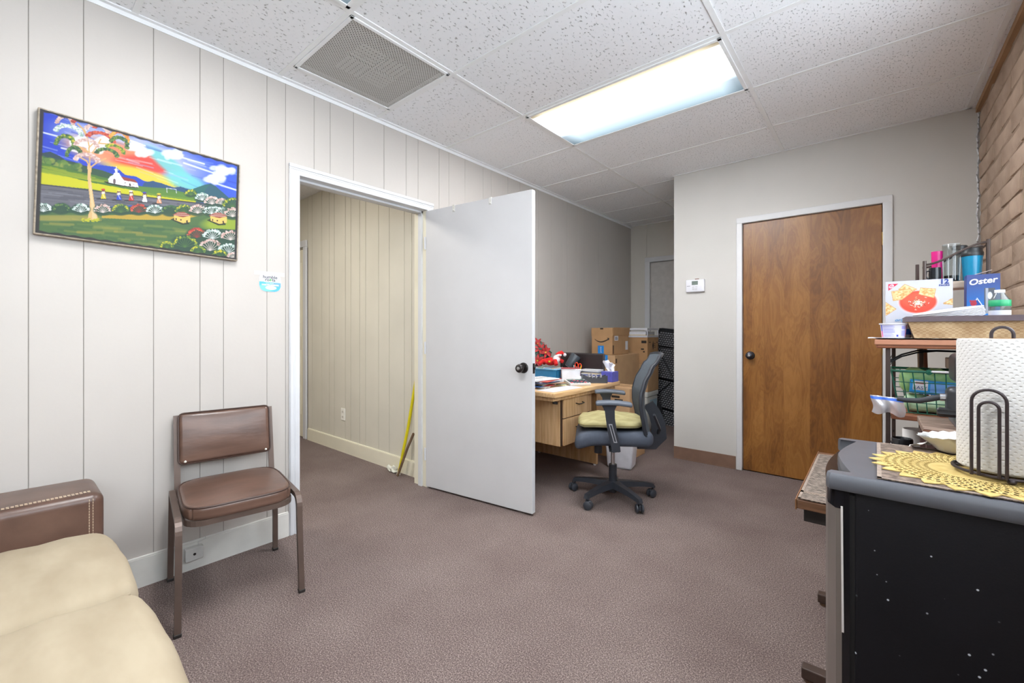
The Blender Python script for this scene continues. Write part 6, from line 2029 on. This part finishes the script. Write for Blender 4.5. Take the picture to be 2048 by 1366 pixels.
# yoghurt tub
yt = thing('yoghurt_tub', 'white printed food tub on near corner of top shelf', 'tub', (.047, 2.036, ZS))
MB().lathe([(0, 0), (.0295, 0), (.031, .002), (.0355, .047), (.039, .048), (.039, .052), (.0, .053)], n=32).build('tub', mat('tub_white', (212, 210, 218), rough=.35), yt, True, 40)
NP = 48
def tubprint():
    P = Print(1.0, 1.0, 96, 36, (200, 198, 220))
    q = np.random.RandomState(3)
    P.poly([(0, 0), (.07, 0), (.07, 1), (0, 1)], (70, 86, 190)); P.poly([(.0, .5), (.05, .5), (.07, 1), (0, 1)], (220, 90, 140))
    for k in range(9):
        P.poly([(.10, .08 + k * .10), (.10 + q.uniform(.2, .34), .08 + k * .10), (.42, .12 + k * .10), (.10, .12 + k * .10)], (120, 124, 196), .8)
    P.poly([(.46, .78), (.52, .78), (.52, .95), (.46, .95)], (60, 70, 170))
    P.poly([(.60, .1), (.75, .1), (.75, .35), (.60, .35)], (150, 150, 212)); P.poly([(.60, .45), (.75, .45), (.75, .9), (.60, .9)], (166, 166, 220))
    P.poly([(.78, 0), (.84, 0), (.82, 1), (.76, 1)], (220, 100, 150))
    P.poly([(.84, 0), (.93, 0), (.93, .5), (.82, .5)], (40, 64, 170)); P.poly([(.84, .55), (1, .55), (1, .75), (.84, .75)], (30, 160, 220))
    return P
P = tubprint()
o = P.build('printed_band', Matrix.Identity(4), vcol_mat('tub_print', .4), yt)
for v_ in o.data.vertices:
    a_ = math.pi + (v_.co.x) * math.pi * 1.0 + .35
    z_ = .003 + .043 * v_.co.y
    r_ = .0313 + (.0356 - .031) * (z_ / .047)
    v_.co = (r_ * math.cos(a_), r_ * math.sin(a_), z_)
y2 = thing('yoghurt_tub', 'white and blue food tub between printed tub and tray', 'tub', (.070, 2.105, ZS))
MB().lathe([(0, 0), (.0255, 0), (.027, .002), (.031, .043), (.034, .044), (.034, .048), (0, .049)], n=28).build('tub', mat('tub_white', (212, 210, 218)), y2, True, 40)
MB().lathe([(.0283, .012), (.0300, .032)], n=28).build('printed_band', mat('band_blue', (40, 96, 190), rough=.4), y2, True)

# cracker box
cb2 = thing('cracker_box', 'white cracker carton printed with a bowl of tomato soup', 'box', (.123, 2.295, ZS))
CW, CH, CD = .188, .220, .05
MB().rbox(-CW / 2, CW / 2, -CD / 2, CD / 2, 0, CH, r=.0015, k=1).build('carton', mat('carton_white', (206, 206, 212), rough=.5), cb2)
P = Print(CW, CH, 150, 176, (194, 194, 203), lambda u, v: (u * 870 + 205, v * 820 + 570))
q = np.random.RandomState(4)
for k in range(40):
    P.ell(q.uniform(205, 1075), q.uniform(570, 1200), 120, 90, [(200, 200, 208), (188, 188, 198)][k % 2], .25, soft=.9)
P.poly([(240, 605), (382, 604), (242, 706)], (206, 30, 70)); P.ell(285, 640, 34, 22, (240, 220, 226), 1, rot=-.6); P.ell(285, 640, 24, 13, (206, 30, 70), 1, rot=-.6); P.line([(268, 655), (304, 625)], 5, (240, 220, 226))
P.ell(640, 880, 240, 172, (206, 200, 210), .9, soft=.2); P.ell(638, 872, 232, 160, (236, 232, 236)); P.ell(636, 880, 226, 148, (222, 70, 48)); P.ell(600, 850, 140, 80, (232, 96, 66), .6, soft=.6)
def cracker(pts):
    P.poly(pts, (226, 190, 132))
    A = np.array(pts, float); c0 = A.mean(0)
    for k in range(60):
        w_ = q.dirichlet(np.ones(len(pts)) * .8)
        x_, y_ = (A * w_[:, None]).sum(0)
        x_, y_ = c0 + (np.array([x_, y_]) - c0) * .95
        P.ell(x_, y_, q.uniform(7, 16), q.uniform(6, 12), [(196, 140, 74), (240, 214, 166), (206, 156, 92), (236, 206, 150)][q.randint(4)], .7, soft=.5)
    P.line(list(pts) + [pts[0]], 5, (190, 140, 84), .8)
cracker([(385, 690), (465, 618), (630, 700), (540, 730)])
cracker([(285, 715), (530, 690), (570, 730), (430, 840), (310, 855)])
cracker([(672, 682), (868, 705), (842, 832), (650, 770)])
cracker([(205, 870), (350, 975), (215, 1065), (205, 1060)]); cracker([(960, 915), (1075, 850), (1075, 930)])
for k in range(150):
    a_ = q.uniform(0, 6.28); r_ = abs(q.randn()) * .5
    x_ = 640 + 120 * r_ * math.cos(a_); y_ = 890 + 80 * r_ * math.sin(a_)
    b_ = q.uniform(0, 3.14)
    P.line([(x_, y_), (x_ + 22 * math.cos(b_), y_ + 12 * math.sin(b_))], 4, [(246, 240, 224), (250, 250, 250), (90, 60, 40), (206, 196, 150)][q.randint(4)], .95)
P.c *= .95
P.build('printed_front', plane_matrix((-CW / 2 + .0005, -CD / 2 - .0004, 0.0), (1, 0, 0), (0, 0, 1)), vcol_mat('cracker_print', .45), cb2)
M_nv = mat('print_navy', (40, 60, 130), rough=.5)
letters('lettering', '12', .024, plane_matrix((.072, -CD / 2 - .0010, CH - .011), (1, 0, 0), (0, 0, 1)), M_nv, cb2, bold=.0010, space=1.05)
letters('lettering', 'PACKS', .0095, plane_matrix((.072, -CD / 2 - .0010, CH - .0245), (1, 0, 0), (0, 0, 1)), M_nv, cb2, bold=.0003)
letters('lettering', 'original', .018, plane_matrix((-.040, -CD / 2 - .0010, .068), (1, 0, 0), (0, 0, 1)), mat('print_cyan', (40, 140, 200), rough=.5), cb2, shear=.25)

# wicker tray
wt = thing('wicker_tray', 'woven wicker tray with brown rim on the top shelf', 'tray', (.275, 2.122, ZS))
def wick():
    m = mat('wicker_weave', (166, 136, 98), rough=.75, col2=(196, 170, 132), scale=30)
    tc = node(m, 'ShaderNodeTexCoord')
    mp = node(m, 'ShaderNodeMapping'); mp.inputs['Scale'].default_value = (130, 130, 200)
    link(m, tc.outputs['Object'], mp.inputs['Vector'])
    wv = node(m, 'ShaderNodeTexChecker', Scale=1.0); link(m, mp.outputs[0], wv.inputs['Vector'])
    bp = node(m, 'ShaderNodeBump', Strength=.6, Distance=.003)
    link(m, wv.outputs['Fac'], bp.inputs['Height']); link(m, bp.outputs[0], bsdf(m).inputs['Normal'])
    src = bsdf(m).inputs['Base Color'].links[0].from_socket
    mx = node(m, 'ShaderNodeMix'); mx.data_type = 'RGBA'; mx.blend_type = 'MULTIPLY'
    ml_ = node(m, 'ShaderNodeMath'); ml_.operation = 'MULTIPLY'; ml_.inputs[1].default_value = .35
    link(m, wv.outputs['Fac'], ml_.inputs[0]); link(m, ml_.outputs[0], mx.inputs[0])
    link(m, src, mx.inputs[6]); mx.inputs[7].default_value = lin((190, 150, 110))
    link(m, mx.outputs[2], bsdf(m).inputs['Base Color'])
    return m
M_wk = wick()
TX, TY, TH = .193, .120, .062
def trp(x, y, z):
    k_ = .90 + .10 * z / TH
    return (x * (1 - .10 * (1 - z / TH)), y * (1 - .12 * (1 - z / TH)), z)
def wall_(p0, p1, nm):
    def f(a, c):
        x_ = p0[0] + (p1[0] - p0[0]) * a; y_ = p0[1] + (p1[1] - p0[1]) * a
        return trp(x_, y_, TH * c)
    def g(a, c):
        x_, y_, z_ = f(1 - a, c)
        return (x_ * .985, y_ * .975, max(z_, .003))
    return MB().grid(f, 12, 4).grid(g, 12, 4)
for (a_, c_) in (((-TX, -TY), (TX, -TY)), ((TX, -TY), (TX, TY)), ((TX, TY), (-TX, TY)), ((-TX, TY), (-TX, -TY))):
    wall_(a_, c_, '').build('woven_side', M_wk, wt)
p0 = trp(-TX, -TY, 0)
MB().box(p0[0], -p0[0], p0[1], -p0[1], 0, .003).build('woven_base', M_wk, wt)
MB().bar([(x_, y_, TH + .003) for x_, y_ in ((-TX - .002, -TY - .002), (TX + .002, -TY - .002), (TX + .002, TY + .002), (-TX - .002, TY + .002))], .007, .018, closed=True).build('rim_band', mat('rim_brown', (92, 78, 84), rough=.5, var=.1, scale=60), wt)

# foam plates, blue plate, bottle in the tray
def plate_stack(name, label, loc, r_, n, m, rot, dz=.0045):
    t = thing(name, label, 'plates', loc)
    t.rotation_euler = rot
    for k in range(n):
        MB().lathe([(0, .002), (r_ * .62, .002), (r_ * .72, .006), (r_, .017), (r_, .019), (r_ * .70, .009), (r_ * .6, .005), (0, .005)], (0, 0, dz * k), n=40).build('plate', m, t, True, 60)
    return t
M_foam = mat('foam_white', (240, 240, 246), rough=.6, var=.02)
plate_stack('foam_plates', 'stack of white foam plates tilted in wicker tray', (.195, 2.118, 1.179), .088, 7, mat('foam_plate_white', (214, 214, 220), rough=.6, var=.02), (R(4), R(-9), 0))
plate_stack('blue_plate', 'bright blue plate under the white foam plates', (.262, 2.110, 1.158), .074, 1, mat('plate_blue', (50, 80, 220), rough=.4), (R(3), R(-2), 0))
wbt = thing('water_bottle', 'clear plastic bottle with green band standing in wicker tray', 'bottle', (.400, 2.080, ZS + .004))
wbt.location = (.322, 2.192, ZS + .0045)
M_bot = glass_mat('clear_bottle', (200, 206, 204), .1, .12)
MB().lathe([(.0, .001), (.024, .001), (.026, .004), (.026, .040), (.0245, .050), (.026, .060), (.026, .112), (.024, .125), (.013, .146), (.0115, .150), (.0115, .160)], n=28).build('bottle', M_bot, wbt, True, 50)
MB().lathe([(.0263, .104), (.0266, .105), (.0266, .124), (.0258, .125)], n=28).build('green_band', mat('band_green', (26, 150, 96), rough=.4), wbt, True)
MB().lathe([(.0263, .062), (.0263, .090)], n=28).build('paper_label', mat('bottle_label', (204, 206, 202), rough=.5), wbt, True)
MB().lathe([(.0125, .150), (.0125, .160), (.0, .161)], n=20).build('neck_ring', mat('cap_white_plastic', (232, 234, 236), rough=.35), wbt, True)
# blender carton
ob = thing('blender_box', 'blue appliance carton with white lettering on top shelf', 'box', (.3045, 2.385, ZS))
OW, OH = .085, .236
MB().rbox(-OW / 2, OW / 2, -.03, .03, 0, OH, r=.0015, k=1).build('carton', mat('carton_navy', (40, 66, 134), rough=.4), ob)
P = Print(OW, OH, 50, 120, (38, 62, 130), lambda u, v: (u, v))
P.c[:] = np.outer(1 - np.clip((P.v - .1) / .5, 0, 1), (44, 62, 120)) + np.outer(np.clip((P.v - .1) / .5, 0, 1), (20, 120, 206))
P.poly([(.54, .22), (.86, .22), (.84, .62), (.54, .62)], (70, 74, 84)); P.poly([(.58, .22), (.66, .22), (.66, .62), (.58, .62)], (150, 154, 164)); P.ell(.70, .34, .06, .05, (206, 210, 216), soft=.3)
P.line([(.04, .60), (.32, .38), (.56, .56)], .012, (236, 236, 246))
P.poly([(.06, .60), (.32, .39), (.55, .56), (.55, .75), (.06, .75)], (26, 60, 140), .7)
for k in range(12):
    P.ell(.12 + .02 * (k % 5) + .05 * (k % 3), .42 + .02 * (k // 3), .03, .018, (170, 40, 60))
P.build('printed_front', plane_matrix((-OW / 2 + .0004, -.0304, 0), (1, 0, 0), (0, 0, 1)), vcol_mat('blender_print', .4), ob)
letters('lettering', 'Oster', .030, plane_matrix((-.002, -.0309, OH - .026), (1, .0, .12), (-.12, 0, 1)), M_wht, ob, shear=.22, bold=.0007)
MB(Matrix.Translation((-.02, -.03, OH)) @ Matrix.Rotation(R(-18), 4, 'Y')).box(-.02, .045, 0, .05, .0, .0012).build('open_flap', mat('card_grey_edge', (196, 180, 170), rough=.7), ob)
# cups on the raised shelf
ZU = 1.3505
tl = thing('teal_tumbler', 'teal travel tumbler with black lid on raised shelf', 'tumbler', (.292, 2.489, ZU))
MB().lathe([(0, 0), (.0245, 0), (.0255, .004), (.030, .095), (.030, .098), (0, .098)], n=28).build('tumbler_body', mat('tumbler_teal', (18, 130, 170), rough=.25), tl, True, 40)
MB().lathe([(.0, .098), (.0315, .098), (.0325, .101), (.0325, .112), (.030, .115), (.0295, .128), (.026, .131), (0, .131)], n=28).build('lid', mat('lid_black', (44, 46, 48), rough=.4), tl, True, 40)
cg = thing('clear_glass', 'clear ribbed drinking glass on raised shelf', 'glass', (.2335, 2.485, ZU))
MB().lathe([(.0, .003), (.023, .003), (.024, .0), (.0255, .05), (.0265, .1515), (.0262, .1525), (.0256, .1515)], n=40).build('glass', glass_mat('clear_glass', (226, 231, 231), .10, .0), cg, True, 50)
for k in range(8):
    a_ = 2 * math.pi * (k + .5) / 8
    MB().tube([(.0246 * math.cos(a_), .0246 * math.sin(a_), .006), (.0266 * math.cos(a_), .0266 * math.sin(a_), .10)], .0009, 5).build('moulded_rib', mat('rib_glass', (190, 196, 198), rough=.15), cg, True)
MB().tube([(.0262 * math.cos(2 * math.pi * i / 32), .0262 * math.sin(2 * math.pi * i / 32), .152) for i in range(32)], .0008, 5, closed=True).build('rim', mat('rib_glass', (190, 196, 198)), cg, True)
MB().lathe([(0, .0035), (.0205, .004), (.0215, .026), (0, .027)], n=24).build('dark_drink', mat('drink_dark', (30, 28, 30), rough=.2), cg, True)
mg = thing('magenta_tumbler', 'magenta pink tumbler on raised shelf behind curved rail', 'tumbler', (.196, 2.528, ZU))
MB().lathe([(0, 0), (.0155, 0), (.016, .003), (.0185, .134), (.0172, .134), (.0148, .006), (0, .006)], n=28).build('tumbler_body', mat('tumbler_magenta', (206, 24, 122), rough=.22, coat=.3), mg, True, 40)
bm2 = thing('black_mug', 'black glossy mug on raised shelf below pink tumbler', 'mug', (.186, 2.482, ZU))
MB().lathe([(0, 0), (.015, 0), (.018, .003), (.0195, .035), (.0185, .062), (.0170, .062), (.016, .01), (0, .008)], n=26).build('mug_body', mat('mug_gloss_black', (30, 32, 36), rough=.15), bm2, True, 40)
MB().tube([(-.017, -.004, .05), (-.026, -.006, .048), (-.028, -.006, .03), (-.018, -.004, .014)], .003, 8, up=(0, 1, 0)).build('handle', mat('mug_gloss_black', (30, 32, 36)), bm2, True)
dc = thing('clear_tumbler', 'clear tumbler with dark lid behind the teal tumbler', 'tumbler', (.262, 2.527, ZU))
MB().lathe([(0, .002), (.018, .002), (.022, .135)], n=26).build('tumbler_body', glass_mat('clear_tumbler', (222, 226, 226), .1, .1), dc, True, 40)
MB().lathe([(0, .135), (.0235, .135), (.0235, .146), (.020, .150), (0, .150)], n=26).build('lid', mat('lid_black', (44, 46, 48)), dc, True, 40)
